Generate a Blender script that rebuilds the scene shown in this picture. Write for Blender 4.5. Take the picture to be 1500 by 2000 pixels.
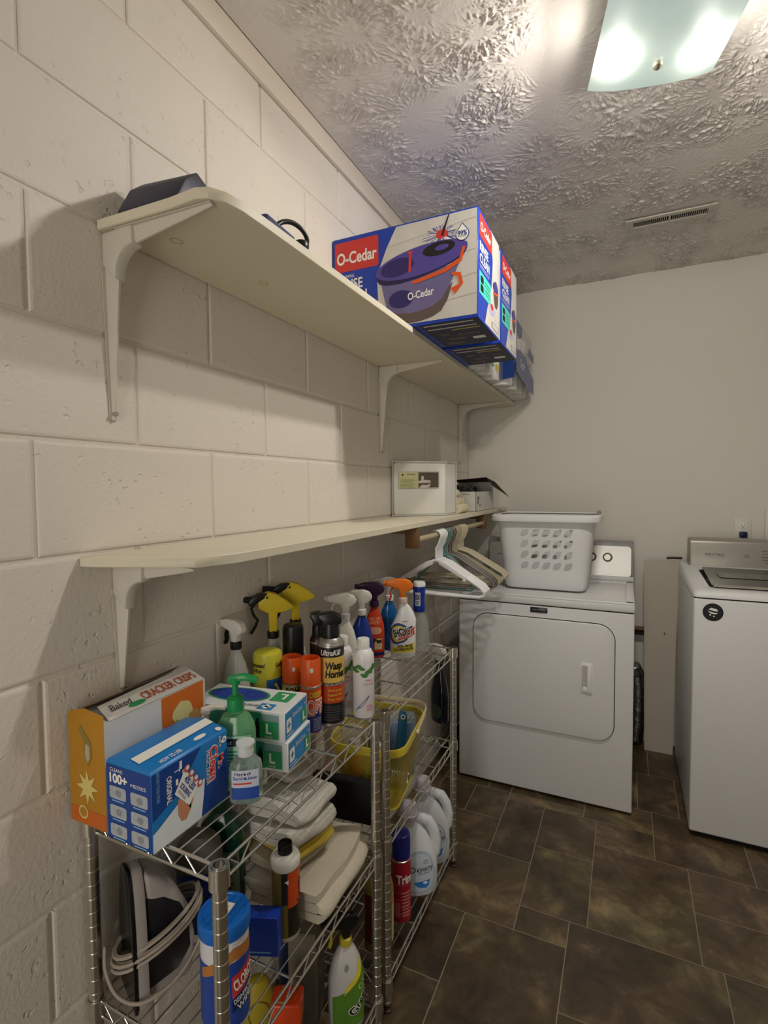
import bpy, bmesh, math, random
import numpy as np
from mathutils import Vector, Matrix
R = math.radians
PI = math.pi
random.seed(7)
for o in list(bpy.data.objects):
    bpy.data.objects.remove(o)
SC = bpy.context.scene
COL = SC.collection

# ------------------------------------------------------------------ camera
CAM_F, CAM_YAW, CAM_PITCH, CAM_ROLL = 1003.2, 0.4418, -0.0463, -0.0072
CAM_POS = Vector((0.889, 0.0, 1.3996))
def make_camera():
    cy, sy, cp, sp = math.cos(CAM_YAW), math.sin(CAM_YAW), math.cos(CAM_PITCH), math.sin(CAM_PITCH)
    f = Vector((-sy*cp, cy*cp, sp)); r = Vector((cy, sy, 0)); u = r.cross(f)
    c, s = math.cos(CAM_ROLL), math.sin(CAM_ROLL)
    r2 = c*r + s*u; u2 = -s*r + c*u
    cd = bpy.data.cameras.new('camera'); co = bpy.data.objects.new('camera', cd); COL.objects.link(co)
    m = Matrix((r2, u2, -f)).transposed().to_4x4(); m.translation = CAM_POS
    co.matrix_world = m
    cd.sensor_fit = 'HORIZONTAL'; cd.sensor_width = 36; cd.lens = CAM_F*36/1500
    cd.clip_start = 0.02; cd.clip_end = 50
    SC.camera = co
make_camera()

# ------------------------------------------------------------------ light and exposure
SC.view_settings.view_transform = 'Standard'
SC.view_settings.look = 'None'
SC.view_settings.exposure = 1.2
SC.view_settings.gamma = 1.0
SC.view_settings.use_curve_mapping = False
BULB_L = 430.0         # radiance of the two glowing bulbs of the ceiling light
BULB_COL = (1.0, 0.935, 0.845)
FILL_W = 9.0          # added fill light behind the camera, softens the ceiling lamp's shadows
FILL_COL = (1.0, 0.94, 0.84)
w = bpy.data.worlds.new('world'); SC.world = w; w.use_nodes = True
w.node_tree.nodes['Background'].inputs[0].default_value = (1.0, 0.95, 0.86, 1)
w.node_tree.nodes['Background'].inputs[1].default_value = 0.03
BULBS = [(0.848, 1.408, 2.462), (1.048, 1.468, 2.462)]
l = bpy.data.lights.new('fill_light', 'AREA'); l.energy = FILL_W; l.color = FILL_COL; l.shape = 'RECTANGLE'; l.size = 0.6; l.size_y = 1.9
o = bpy.data.objects.new('fill_light', l); o.location = (0.70, -1.60, 1.15); o.rotation_euler = (R(90), 0, 0); COL.objects.link(o)  # unseen fill lamp, added beyond the opening in the front wall

# ------------------------------------------------------------------ materials
def lin(c):
    if isinstance(c, str):
        c = c.lstrip('#'); c = [int(c[i:i+2], 16)/255 for i in (0, 2, 4)]
    return tuple((x/12.92 if x <= 0.04045 else ((x+0.055)/1.055)**2.4) for x in c) + (1,)
MATS = {}
def mat(name, col, rough=0.5, metal=0.0, var=0.06, scale=30, bump=0.0, bscale=200, trans=0, alpha=1, ior=1.45, spec=0.5, sheen=0, coat=0):
    if name in MATS: return MATS[name]
    m = bpy.data.materials.new(name); m.use_nodes = True; MATS[name] = m
    nt = m.node_tree; b = nt.nodes['Principled BSDF']
    c = lin(col)
    tc = nt.nodes.new('ShaderNodeTexCoord')
    nz = nt.nodes.new('ShaderNodeTexNoise'); nz.inputs['Scale'].default_value = scale; nz.inputs['Detail'].default_value = 3
    nt.links.new(tc.outputs['Object'], nz.inputs['Vector'])
    mx = nt.nodes.new('ShaderNodeMix'); mx.data_type = 'RGBA'
    mx.inputs[6].default_value = tuple(max(0, x*(1-var)) for x in c[:3]) + (1,)
    mx.inputs[7].default_value = tuple(min(1, x*(1+var)) for x in c[:3]) + (1,)
    nt.links.new(nz.outputs['Fac'], mx.inputs[0]); nt.links.new(mx.outputs[2], b.inputs['Base Color'])
    b.inputs['Roughness'].default_value = rough; b.inputs['Metallic'].default_value = metal
    b.inputs['IOR'].default_value = ior; b.inputs['Specular IOR Level'].default_value = spec
    b.inputs['Transmission Weight'].default_value = trans; b.inputs['Alpha'].default_value = alpha
    b.inputs['Sheen Weight'].default_value = sheen; b.inputs['Coat Weight'].default_value = coat
    if bump:
        n2 = nt.nodes.new('ShaderNodeTexNoise'); n2.inputs['Scale'].default_value = bscale; n2.inputs['Detail'].default_value = 4
        nt.links.new(tc.outputs['Object'], n2.inputs['Vector'])
        bp = nt.nodes.new('ShaderNodeBump'); bp.inputs['Strength'].default_value = bump; bp.inputs['Distance'].default_value = 0.003
        nt.links.new(n2.outputs['Fac'], bp.inputs['Height']); nt.links.new(bp.outputs['Normal'], b.inputs['Normal'])
    return m
def clear_mat(name, col, mixf=0.75, rough=0.08):
    """thin clear plastic: mostly see-through with a gloss"""
    if name in MATS: return MATS[name]
    m = bpy.data.materials.new(name); m.use_nodes = True; MATS[name] = m; nt = m.node_tree
    b = nt.nodes['Principled BSDF']; out = nt.nodes['Material Output']
    b.inputs['Base Color'].default_value = lin(col); b.inputs['Roughness'].default_value = rough
    t = nt.nodes.new('ShaderNodeBsdfTransparent'); t.inputs[0].default_value = tuple(0.5+0.5*x for x in lin(col)[:3]) + (1,)
    nz = nt.nodes.new('ShaderNodeTexNoise'); nz.inputs['Scale'].default_value = 12
    mr = nt.nodes.new('ShaderNodeMapRange'); mr.inputs[3].default_value = mixf-0.06; mr.inputs[4].default_value = mixf+0.06
    mx = nt.nodes.new('ShaderNodeMixShader')
    nt.links.new(nz.outputs['Fac'], mr.inputs[0]); nt.links.new(mr.outputs[0], mx.inputs[0])
    nt.links.new(b.outputs[0], mx.inputs[1]); nt.links.new(t.outputs[0], mx.inputs[2]); nt.links.new(mx.outputs[0], out.inputs[0])
    return m

# ------------------------------------------------------------------ mesh builder
class G:
    def __init__(s):
        s.bm = bmesh.new(); s.mats = []; s.M = Matrix()
    def mi(s, m):
        if m not in s.mats: s.mats.append(m)
        return s.mats.index(m)
    def V(s, p): return s.bm.verts.new(s.M @ Vector(p))
    def F(s, vs, m):
        try: f = s.bm.faces.new(vs)
        except ValueError: return None
        f.material_index = s.mi(m); return f
    def box(s, x0, x1, y0, y1, z0, z1, m, bev=0.0, seg=2):
        v = [s.V((x, y, z)) for x in (x0, x1) for y in (y0, y1) for z in (z0, z1)]
        fs = [s.F([v[i] for i in q], m) for q in ((0,1,3,2), (4,6,7,5), (0,4,5,1), (2,3,7,6), (0,2,6,4), (1,5,7,3))]
        if bev: s.bevel(fs, m, bev, seg)
        return fs
    def bevel(s, fs, m, bev, seg=2, ang=None):
        es = set(e for f in fs for e in f.edges)
        if ang is not None: es = {e for e in es if len(e.link_faces) == 2 and e.calc_face_angle(0) > ang}
        r = bmesh.ops.bevel(s.bm, geom=list(es), offset=bev, segments=seg, affect='EDGES', profile=0.5, clamp_overlap=True)
        for f in r['faces']: f.material_index = s.mi(m)
    def prism(s, pts, c0, c1, m, plane='xz', bev=0.0, seg=2, m2=None):
        def mp(a, b, c): return {'xy': (a, b, c), 'xz': (a, c, b), 'yz': (c, a, b)}[plane]
        A = [s.V(mp(a, b, c0)) for a, b in pts]; B = [s.V(mp(a, b, c1)) for a, b in pts]
        n = len(pts); fs = [s.F(A, m), s.F(B[::-1], m2 or m)]
        for i in range(n): fs.append(s.F([A[i], B[i], B[(i+1) % n], A[(i+1) % n]], m))
        fs = [f for f in fs if f]
        bmesh.ops.recalc_face_normals(s.bm, faces=fs)
        if bev: s.bevel(fs, m, bev, seg, ang=0.45)
        return fs
    def lathe(s, prof, m, seg=24, sx=1, sy=1, c=(0, 0), p=2, mf=None, close=False):
        rings = []
        for r, z in prof:
            if r < 1e-6: rings.append([s.V((c[0], c[1], z))])
            else:
                rg = []
                for k in range(seg):
                    t = 2*PI*(k+0.5)/seg; ct, st = math.cos(t), math.sin(t)
                    e = 2/p
                    rg.append(s.V((c[0]+r*sx*math.copysign(abs(ct)**e, ct), c[1]+r*sy*math.copysign(abs(st)**e, st), z)))
                rings.append(rg)
        n = len(rings); rr = range(n if close else n-1)
        for i in rr:
            a, b = rings[i], rings[(i+1) % n]
            mm = mf(i) if mf else m
            if len(a) == 1 and len(b) == 1: continue
            for k in range(seg):
                k2 = (k+1) % seg
                if len(a) == 1: s.F([a[0], b[k2], b[k]], mm)
                elif len(b) == 1: s.F([a[k], a[k2], b[0]], mm)
                else: s.F([a[k], a[k2], b[k2], b[k]], mm)
    def cyl(s, p0, p1, r, m, seg=16, r1=None):
        s.tube([p0, p1], r, m, seg, r1=r1)
    def tube(s, path, r, m, seg=8, closed=False, flat=1.0, up=None, r1=None):
        P = [Vector(p) for p in path]; n = len(P)
        T = []
        for i in range(n):
            a = P[(i-1) % n] if (closed or i > 0) else P[i]; b = P[(i+1) % n] if (closed or i < n-1) else P[i]
            T.append((b-a).normalized())
        ref = Vector(up) if up else (Vector((0, 0, 1)) if abs(T[0].z) < 0.9 else Vector((1, 0, 0)))
        N = (ref - T[0]*ref.dot(T[0])).normalized(); rings = []
        for i in range(n):
            if up: N = (Vector(up) - T[i]*Vector(up).dot(T[i])).normalized()
            else:
                N = N - T[i]*N.dot(T[i])
                N = N.normalized() if N.length > 1e-6 else T[i].orthogonal().normalized()
            B = T[i].cross(N); rad = r if not callable(r) else r(i/(n-1))
            if r1 is not None: rad = r + (r1-r)*i/(n-1)
            rings.append([s.V(P[i] + N*(rad*math.cos(2*PI*(k+.5)/seg)) + B*(rad*flat*math.sin(2*PI*(k+.5)/seg))) for k in range(seg)])
        for i in range(n if closed else n-1):
            a, b = rings[i], rings[(i+1) % n]
            for k in range(seg): s.F([a[k], a[(k+1) % seg], b[(k+1) % seg], b[k]], m)
        if not closed:
            s.F(rings[0][::-1], m); s.F(rings[-1], m)
    def raw(s, vs, fs, m):
        V = [s.V(p) for p in vs]
        for f in fs: s.F([V[i] for i in f], m)
    # printed polygons and letters laid on a surface; mp(u, v, off) -> point
    def deco(s, pts, m, mp, off=0.0004, step=None):
        t = bmesh.new(); t.faces.new([t.verts.new((a, b, 0)) for a, b in pts])
        s._lay(t, m, mp, off, step)
    def _lay(s, t, m, mp, off, step):
        if step:
            for ax in (0, 1):
                st = step[ax]
                if not st: continue
                lo = min(v.co[ax] for v in t.verts); hi = max(v.co[ax] for v in t.verts)
                k = math.ceil(lo/st)
                while k*st < hi:
                    no = Vector((1, 0, 0)) if ax == 0 else Vector((0, 1, 0)); co = no*(k*st+1e-5)
                    bmesh.ops.bisect_plane(t, geom=t.verts[:]+t.edges[:]+t.faces[:], plane_co=co, plane_no=no); k += 1
        for f in t.faces: f.normal_update()
        bmesh.ops.triangulate(t, faces=t.faces[:], quad_method='BEAUTY', ngon_method='EAR_CLIP')
        vm = {v: s.bm.verts.new(s.M @ Vector(mp(v.co.x, v.co.y, off))) for v in t.verts}
        for f in t.faces:
            s.F([vm[v] for v in f.verts], m)
        t.free()
    def text(s, st, u, v, h, m, mp, w=None, rot=0, shear=0.0, bold=0.0, off=0.0008, step=None, align='C'):
        if step: off += 0.0004
        vs, fs = text_mesh(st, shear, bold)
        if not fs: return
        xs = [p[0] for p in vs]; x0, x1 = min(xs), max(xs); W = x1-x0
        sc = h/0.70; sx = sc if w is None else w/max(W, 1e-6)
        ax = {'C': (x0+x1)/2, 'L': x0, 'R': x1}[align]
        c, sn = math.cos(R(rot)), math.sin(R(rot))
        t = bmesh.new(); V = []
        for a, b in vs:
            a2, b2 = (a-ax)*sx, (b-0.35)*sc
            V.append(t.verts.new((u+a2*c-b2*sn, v+a2*sn+b2*c, 0)))
        for f in fs:
            try: t.faces.new([V[i] for i in f])
            except ValueError: pass
        s._lay(t, m, mp, off, step)
    def rect(s, u0, u1, v0, v1, m, mp, off=0.0004, step=None):
        s.deco([(u0, v0), (u1, v0), (u1, v1), (u0, v1)], m, mp, off, step)
    def disc(s, u, v, ru, rv, m, mp, off=0.0004, step=None, n=20):
        s.deco([(u+ru*math.cos(2*PI*k/n), v+rv*math.sin(2*PI*k/n)) for k in range(n)], m, mp, off, step)
    def noise(s, amp, fr, seed=0):
        from mathutils import noise as N
        for v in s.bm.verts:
            q = v.co*fr + Vector((seed*3.1, seed*1.7, seed))
            v.co += N.noise_vector(q)*amp
    def build(s, name, parent=None, smooth=40, loc=None, rz=None, recalc=True):
        if recalc: bmesh.ops.recalc_face_normals(s.bm, faces=s.bm.faces[:])
        me = bpy.data.meshes.new(name); s.bm.to_mesh(me); s.bm.free()
        for m in s.mats: me.materials.append(m)
        me.polygons.foreach_set('use_smooth', [True]*len(me.polygons))
        if smooth < 180: me.set_sharp_from_angle(angle=R(smooth))
        o = bpy.data.objects.new(name, me); COL.objects.link(o)
        if parent: o.parent = parent
        if loc: o.location = loc
        if rz is not None: o.rotation_euler = (0, 0, rz)
        return o
_tc = {}
def text_mesh(st, shear, bold):
    k = (st, shear, bold)
    if k in _tc: return _tc[k]
    cu = bpy.data.curves.new('t', 'FONT'); cu.body = st; cu.shear = shear; cu.offset = bold; cu.resolution_u = 4; cu.fill_mode = 'FRONT'
    ob = bpy.data.objects.new('t', cu); COL.objects.link(ob)
    me = bpy.data.meshes.new_from_object(ob)
    r = ([(v.co.x, v.co.y) for v in me.vertices], [tuple(p.vertices) for p in me.polygons])
    bpy.data.objects.remove(ob); bpy.data.curves.remove(cu); bpy.data.meshes.remove(me)
    _tc[k] = r; return r
def plane_map(o, u, v):
    o, u, v = Vector(o), Vector(u).normalized(), Vector(v).normalized(); n = u.cross(v)
    return lambda a, b, off: o + u*a + v*b + n*off
def body_map(prof, sx=1, sy=1, p=2, ang0=0.0):
    zs = [q[1] for q in prof]
    def rad(z):
        for (r0, z0), (r1, z1) in zip(prof, prof[1:]):
            if z0 <= z <= z1 and z1 > z0: return r0+(r1-r0)*(z-z0)/(z1-z0)
        return prof[-1][0] if z > zs[-1] else max(prof[0][0], prof[1][0])
    rm = max(q[0] for q in prof)*(sx+sy)/2
    def f(u, v, off):
        t = -PI/2 + u/rm + ang0; ct, st = math.cos(t), math.sin(t); e = 2/p; r = rad(v)
        x = r*sx*math.copysign(abs(ct)**e, ct); y = r*sy*math.copysign(abs(st)**e, st)
        n = Vector((x/(r*sx)**2*abs(x/(r*sx))**(p-2), y/(r*sy)**2*abs(y/(r*sy))**(p-2), 0)).normalized()
        return Vector((x, y, v)) + n*off
    return f
def tag(o, label, cat, group=None):
    o['label'] = label; o['category'] = cat
    if group: o['group'] = group
    return o
def thing(name, label, cat, loc=(0, 0, 0), rz=0.0, group=None):
    o = bpy.data.objects.new(name, None); o.empty_display_size = 0.05; COL.objects.link(o)
    o.location = loc; o.rotation_euler = (0, 0, rz); return tag(o, label, cat, group)
def structure(o): o['kind'] = 'structure'; return o
def toward(x, y, d=0): return math.atan2(CAM_POS.x-x, y-CAM_POS.y) + R(d)
def arc(cx, cy, r, a0, a1, n=8): return [(cx+r*math.cos(R(a0+(a1-a0)*k/n)), cy+r*math.sin(R(a0+(a1-a0)*k/n))) for k in range(n+1)]
def smooth_path(P, n=6):
    P = [Vector(p) for p in P]; out = []
    for i in range(len(P)-1):
        a, b, c, d = P[max(i-1, 0)], P[i], P[i+1], P[min(i+2, len(P)-1)]
        for k in range(n):
            t = k/n; out.append(0.5*((2*b)+(c-a)*t+(2*a-5*b+4*c-d)*t*t+(3*b-a-3*c+d)*t**3))
    return out+[P[-1]]
def rrect(x0, x1, y0, y1, r, n=6):
    return arc(x1-r, y0+r, r, -90, 0, n) + arc(x1-r, y1-r, r, 0, 90, n) + arc(x0+r, y1-r, r, 90, 180, n) + arc(x0+r, y0+r, r, 180, 270, n)

# ------------------------------------------------------------------ the room
RX, RY0, RY1, RH = 2.60, -1.25, 3.106, 2.53
BZ, BY, BS = 1.4873, 0.524, 0.2032
def nt_mat(name):
    m = bpy.data.materials.new(name); m.use_nodes = True
    return m, m.node_tree, m.node_tree.nodes['Principled BSDF'], m.node_tree.nodes.new('ShaderNodeTexCoord')
def block_paint():
    m, nt, b, tc = nt_mat('painted_block')
    L = nt.links.new
    n1 = nt.nodes.new('ShaderNodeTexNoise'); n1.inputs['Scale'].default_value = 3.0; n1.inputs['Detail'].default_value = 4
    cr = nt.nodes.new('ShaderNodeMix'); cr.data_type = 'RGBA'
    cr.inputs[6].default_value = lin('#dad2c8'); cr.inputs[7].default_value = lin('#e3dcd2')
    L(tc.outputs['Object'], n1.inputs['Vector']); L(n1.outputs['Fac'], cr.inputs[0])
    # stray pits in the block face
    vo = nt.nodes.new('ShaderNodeTexVoronoi'); vo.inputs['Scale'].default_value = 42
    nw = nt.nodes.new('ShaderNodeTexNoise'); nw.inputs['Scale'].default_value = 60; nw.inputs['Detail'].default_value = 2
    va = nt.nodes.new('ShaderNodeVectorMath'); va.operation = 'MULTIPLY_ADD'; va.inputs[1].default_value = (0.03, 0.03, 0.03)
    L(tc.outputs['Object'], nw.inputs['Vector']); L(nw.outputs['Color'], va.inputs[0]); L(tc.outputs['Object'], va.inputs[2]); L(va.outputs[0], vo.inputs['Vector'])
    n2 = nt.nodes.new('ShaderNodeTexNoise'); n2.inputs['Scale'].default_value = 9; n2.inputs['Detail'].default_value = 3
    L(tc.outputs['Object'], n2.inputs['Vector'])
    pit = nt.nodes.new('ShaderNodeMapRange'); pit.inputs[1].default_value = 0.10; pit.inputs[2].default_value = 0.26; pit.inputs[3].default_value = 0; pit.inputs[4].default_value = 1
    L(vo.outputs['Distance'], pit.inputs[0])
    msk = nt.nodes.new('ShaderNodeMapRange'); msk.inputs[1].default_value = 0.48; msk.inputs[2].default_value = 0.60; msk.inputs[3].default_value = 0; msk.inputs[4].default_value = 1
    L(n2.outputs['Fac'], msk.inputs[0])
    inv = nt.nodes.new('ShaderNodeMath'); inv.operation = 'SUBTRACT'; inv.inputs[0].default_value = 1; L(pit.outputs[0], inv.inputs[1])
    mu = nt.nodes.new('ShaderNodeMath'); mu.operation = 'MULTIPLY'; L(inv.outputs[0], mu.inputs[0]); L(msk.outputs[0], mu.inputs[1])
    fine = nt.nodes.new('ShaderNodeTexNoise'); fine.inputs['Scale'].default_value = 120; fine.inputs['Detail'].default_value = 5
    L(tc.outputs['Object'], fine.inputs['Vector'])
    h = nt.nodes.new('ShaderNodeMath'); h.operation = 'MULTIPLY_ADD'; h.inputs[1].default_value = -1.6
    L(mu.outputs[0], h.inputs[0]); L(fine.outputs['Fac'], h.inputs[2])
    bp = nt.nodes.new('ShaderNodeBump'); bp.inputs['Strength'].default_value = 0.6; bp.inputs['Distance'].default_value = 0.002
    L(h.outputs[0], bp.inputs['Height']); L(bp.outputs[0], b.inputs['Normal'])
    L(cr.outputs[2], b.inputs['Base Color']); b.inputs['Roughness'].default_value = 0.55
    return m
def plaster(name, a, bcol, rough=0.75, bump=0.12, sc=160):
    m, nt, b, tc = nt_mat(name); L = nt.links.new
    n1 = nt.nodes.new('ShaderNodeTexNoise'); n1.inputs['Scale'].default_value = 2.2; n1.inputs['Detail'].default_value = 5
    cr = nt.nodes.new('ShaderNodeMix'); cr.data_type = 'RGBA'; cr.inputs[6].default_value = lin(a); cr.inputs[7].default_value = lin(bcol)
    L(tc.outputs['Object'], n1.inputs['Vector']); L(n1.outputs['Fac'], cr.inputs[0]); L(cr.outputs[2], b.inputs['Base Color'])
    fine = nt.nodes.new('ShaderNodeTexNoise'); fine.inputs['Scale'].default_value = sc; fine.inputs['Detail'].default_value = 3
    L(tc.outputs['Object'], fine.inputs['Vector'])
    bp = nt.nodes.new('ShaderNodeBump'); bp.inputs['Strength'].default_value = bump; bp.inputs['Distance'].default_value = 0.002
    L(fine.outputs['Fac'], bp.inputs['Height']); L(bp.outputs[0], b.inputs['Normal']); b.inputs['Roughness'].default_value = rough
    return m
M_BLOCK = block_paint()
M_BACK = plaster('back_wall_paint', '#d6d2c8', '#dbd7ce')
M_CEIL = plaster('ceiling_paint', '#e0dad3', '#e8e2db', 0.75, 0.2, 260)
M_TRIM = plaster('trim_paint', '#dcd2c2', '#e2d9cb', 0.5, 0.05, 60)
# left wall of concrete blocks: raised block faces with sunk joints
def block_wall():
    g = G(); D = 0.0042; J = 0.0030; S = 0.0062
    k0 = math.floor((0-BZ)/BS); k1 = math.ceil((RH-BZ)/BS)
    g.raw([(-D, RY0, 0), (-D, RY1, 0), (-D, RY1, RH), (-D, RY0, RH)], [(0, 1, 2, 3)], M_BLOCK)
    rnd = random.Random(3)
    for k in range(k0, k1):
        z0, z1 = max(0, BZ+k*BS+J), min(RH, BZ+(k+1)*BS-J)
        if z1 <= z0: continue
        par = 1 if k % 2 == 0 else 0
        u = math.floor((RY0-BY)/BS)
        if (u % 2) != par: u -= 1
        while BY+u*BS < RY1:
            y0, y1 = max(RY0, BY+u*BS+J), min(RY1, BY+(u+2)*BS-J); u += 2
            if y1-y0 < 0.02: continue
            j = [rnd.uniform(-.0012, .0012) for _ in range(4)]; fx = rnd.uniform(-0.0006, 0.0004)
            vs = [(-D, y0+j[0], z0), (-D, y1+j[1], z0), (-D, y1+j[1], z1), (-D, y0+j[0], z1)]
            m_ = S*0.35
            mid = [(fx-0.001, y0+m_, z0+m_), (fx-0.001, y1-m_, z0+m_), (fx-0.001, y1-m_, z1-m_), (fx-0.001, y0+m_, z1-m_)]
            top = [(fx, y0+S, z0+S), (fx, y1-S, z0+S), (fx, y1-S, z1-S), (fx, y0+S, z1-S)]
            V = [g.V(p) for p in vs+mid+top]
            for a in range(2):
                for i in range(4): g.F([V[4*a+i], V[4*a+(i+1) % 4], V[4*a+4+(i+1) % 4], V[4*a+4+i]], M_BLOCK)
            g.F(V[8:], M_BLOCK)
    g.box(-0.1, -D-0.0002, RY0, RY1, 0, RH, M_BLOCK)
    return structure(g.build('wall_left', smooth=0.5, recalc=False))
block_wall()
g = G(); g.box(0, RX, RY1, RY1+0.1, 0, RH, M_BACK); structure(g.build('wall_back'))
g = G(); g.box(RX, RX+0.1, RY0, RY1, 0, RH, M_BACK); structure(g.build('wall_right'))
g = G()
g.box(0, 0.35, RY0-0.1, RY0, 0, RH, M_BACK); g.box(2.15, RX, RY0-0.1, RY0, 0, RH, M_BACK); g.box(0.35, 2.15, RY0-0.1, RY0, 2.05, RH, M_BACK)
structure(g.build('wall_front'))
g = G(); g.box(0.0, 0.014, RY0, RY1, 2.462, RH-0.001, M_TRIM, bev=0.003); structure(g.build('trim_1'))
g = G(); g.box(1.508, 1.60, RY1-0.02, RY1, 0.9, 1.283, M_BACK, bev=0.004); structure(g.build('trim_2'))

# stomped plaster ceiling: real relief
def perlin(x, y, seed=0):
    xi = np.floor(x).astype(np.int64); yi = np.floor(y).astype(np.int64); xf = x-xi; yf = y-yi
    def gr(ix, iy):
        h = (ix*374761393 + iy*668265263 + seed*1442695041) & 0xffffffff
        h = ((h ^ (h >> 13))*1274126177) & 0xffffffff; h = (h ^ (h >> 16)) & 0xffff
        a = h/65535.0*2*np.pi; return np.cos(a), np.sin(a)
    def fd(t): return t*t*t*(t*(t*6-15)+10)
    def dt(ix, iy, dx, dy):
        a, b = gr(ix, iy); return a*dx+b*dy
    u, v = fd(xf), fd(yf)
    a = dt(xi, yi, xf, yf); b = dt(xi+1, yi, xf-1, yf); c = dt(xi, yi+1, xf, yf-1); d = dt(xi+1, yi+1, xf-1, yf-1)
    return (a+(b-a)*u)*(1-v) + (c+(d-c)*u)*v
def ceiling():
    st = 0.0027; X0, X1, Y0, Y1 = 0.014, 2.0, 0.85, RY1
    nx, ny = int((X1-X0)/st), int((Y1-Y0)/st)
    xs = np.linspace(X0, X1, nx); ys = np.linspace(Y0, Y1, ny); X, Y = np.meshgrid(xs, ys)
    wx = X + 0.012*perlin(X*14, Y*14, 5); wy = Y + 0.012*perlin(X*14+9, Y*14, 6)
    S = 0.165; rs = np.random.RandomState(4)
    cx, cy = [], []
    for i in range(-2, 16):
        for j in range(2, 22):
            cx.append((i + (0.5 if j % 2 else 0) + rs.uniform(-.28, .28))*S); cy.append((j+rs.uniform(-.28, .28))*S)
    cx = np.array(cx); cy = np.array(cy)
    best = np.full(X.shape, 9.0); sec = np.full(X.shape, 9.0); bi = np.zeros(X.shape, int)
    for k in range(len(cx)):
        d = (wx-cx[k])**2 + (wy-cy[k])**2
        c = d < best; sec = np.where(c, best, np.minimum(sec, d)); bi = np.where(c, k, bi); best = np.where(c, d, best)
    r = np.sqrt(best); th = np.arctan2(wy-cy[bi], wx-cx[bi]) ; r2 = np.sqrt(sec)
    off = bi*7.31
    warp = 1.1*perlin(r*24+off, th*3+off, 9)
    h = np.zeros(X.shape)
    for fr, rr, lo, hi, am in ((5.0, 20, 0.012, 0.045, 0.8), (9.0, 20, 0.028, 0.075, 1.0), (14.0, 20, 0.055, 0.12, 1.0), (20.0, 20, 0.09, 0.25, 1.0)):
        a = perlin(th*fr+off+warp*0.6, r*rr*0.8+off, int(fr*10)); rd = np.clip(1.15-np.abs(a)*6.5, 0, 1)
        q = perlin(th*fr*.55+off, r*27+off*2, 77); gate = np.clip(0.80+q*3.2, 0, 1)
        wgt = np.clip((r-lo)/0.015, 0, 1)*np.clip((hi-r)/0.02, 0, 1)
        h = np.maximum(h, am*rd*gate*wgt)
    blob = np.clip(perlin(X*70, Y*70, 21)*1.6-0.3, 0, 1)*0.25
    calm = np.clip(0.75+perlin(X*5, Y*5, 31)*2.0, 0.15, 1.15)
    h = np.maximum(h, blob*np.clip((r-0.03)/0.03, 0, 1))*calm
    edge = np.clip((X-X0)/0.10, 0, 1)*0.8+0.2
    Z = RH - 0.0058*h*edge - 0.0012*perlin(X*9, Y*9, 3)*0.6
    co = np.stack([X, Y, Z], -1).reshape(-1, 3).astype(np.float32)
    idx = np.arange(nx*ny).reshape(ny, nx)
    q = np.stack([idx[:-1, :-1], idx[1:, :-1], idx[1:, 1:], idx[:-1, 1:]], -1).reshape(-1, 4)
    # plain slab for the rest, above
    ex = [(0, RY0, RH+.002), (RX, RY0, RH+.002), (RX, RY1, RH+.002), (0, RY1, RH+.002), (0, RY0, RH+.1), (RX, RY0, RH+.1), (RX, RY1, RH+.1), (0, RY1, RH+.1)]
    n0 = len(co); co = np.concatenate([co, np.array(ex, np.float32)])
    fq = np.array([(0, 3, 2, 1), (4, 5, 6, 7), (0, 1, 5, 4), (1, 2, 6, 5), (2, 3, 7, 6), (3, 0, 4, 7)])+n0
    q = np.concatenate([q, fq]).astype(np.int32)
    me = bpy.data.meshes.new('ceiling'); me.vertices.add(len(co)); me.vertices.foreach_set('co', co.ravel())
    me.loops.add(q.size); me.loops.foreach_set('vertex_index', q.ravel())
    me.polygons.add(len(q)); me.polygons.foreach_set('loop_start', np.arange(0, q.size, 4, dtype=np.int32))
    me.polygons.foreach_set('use_smooth', [True]*len(q)); me.materials.append(M_CEIL); me.update(); me.validate()
    o = bpy.data.objects.new('ceiling', me); COL.objects.link(o); structure(o)
ceiling()

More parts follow.
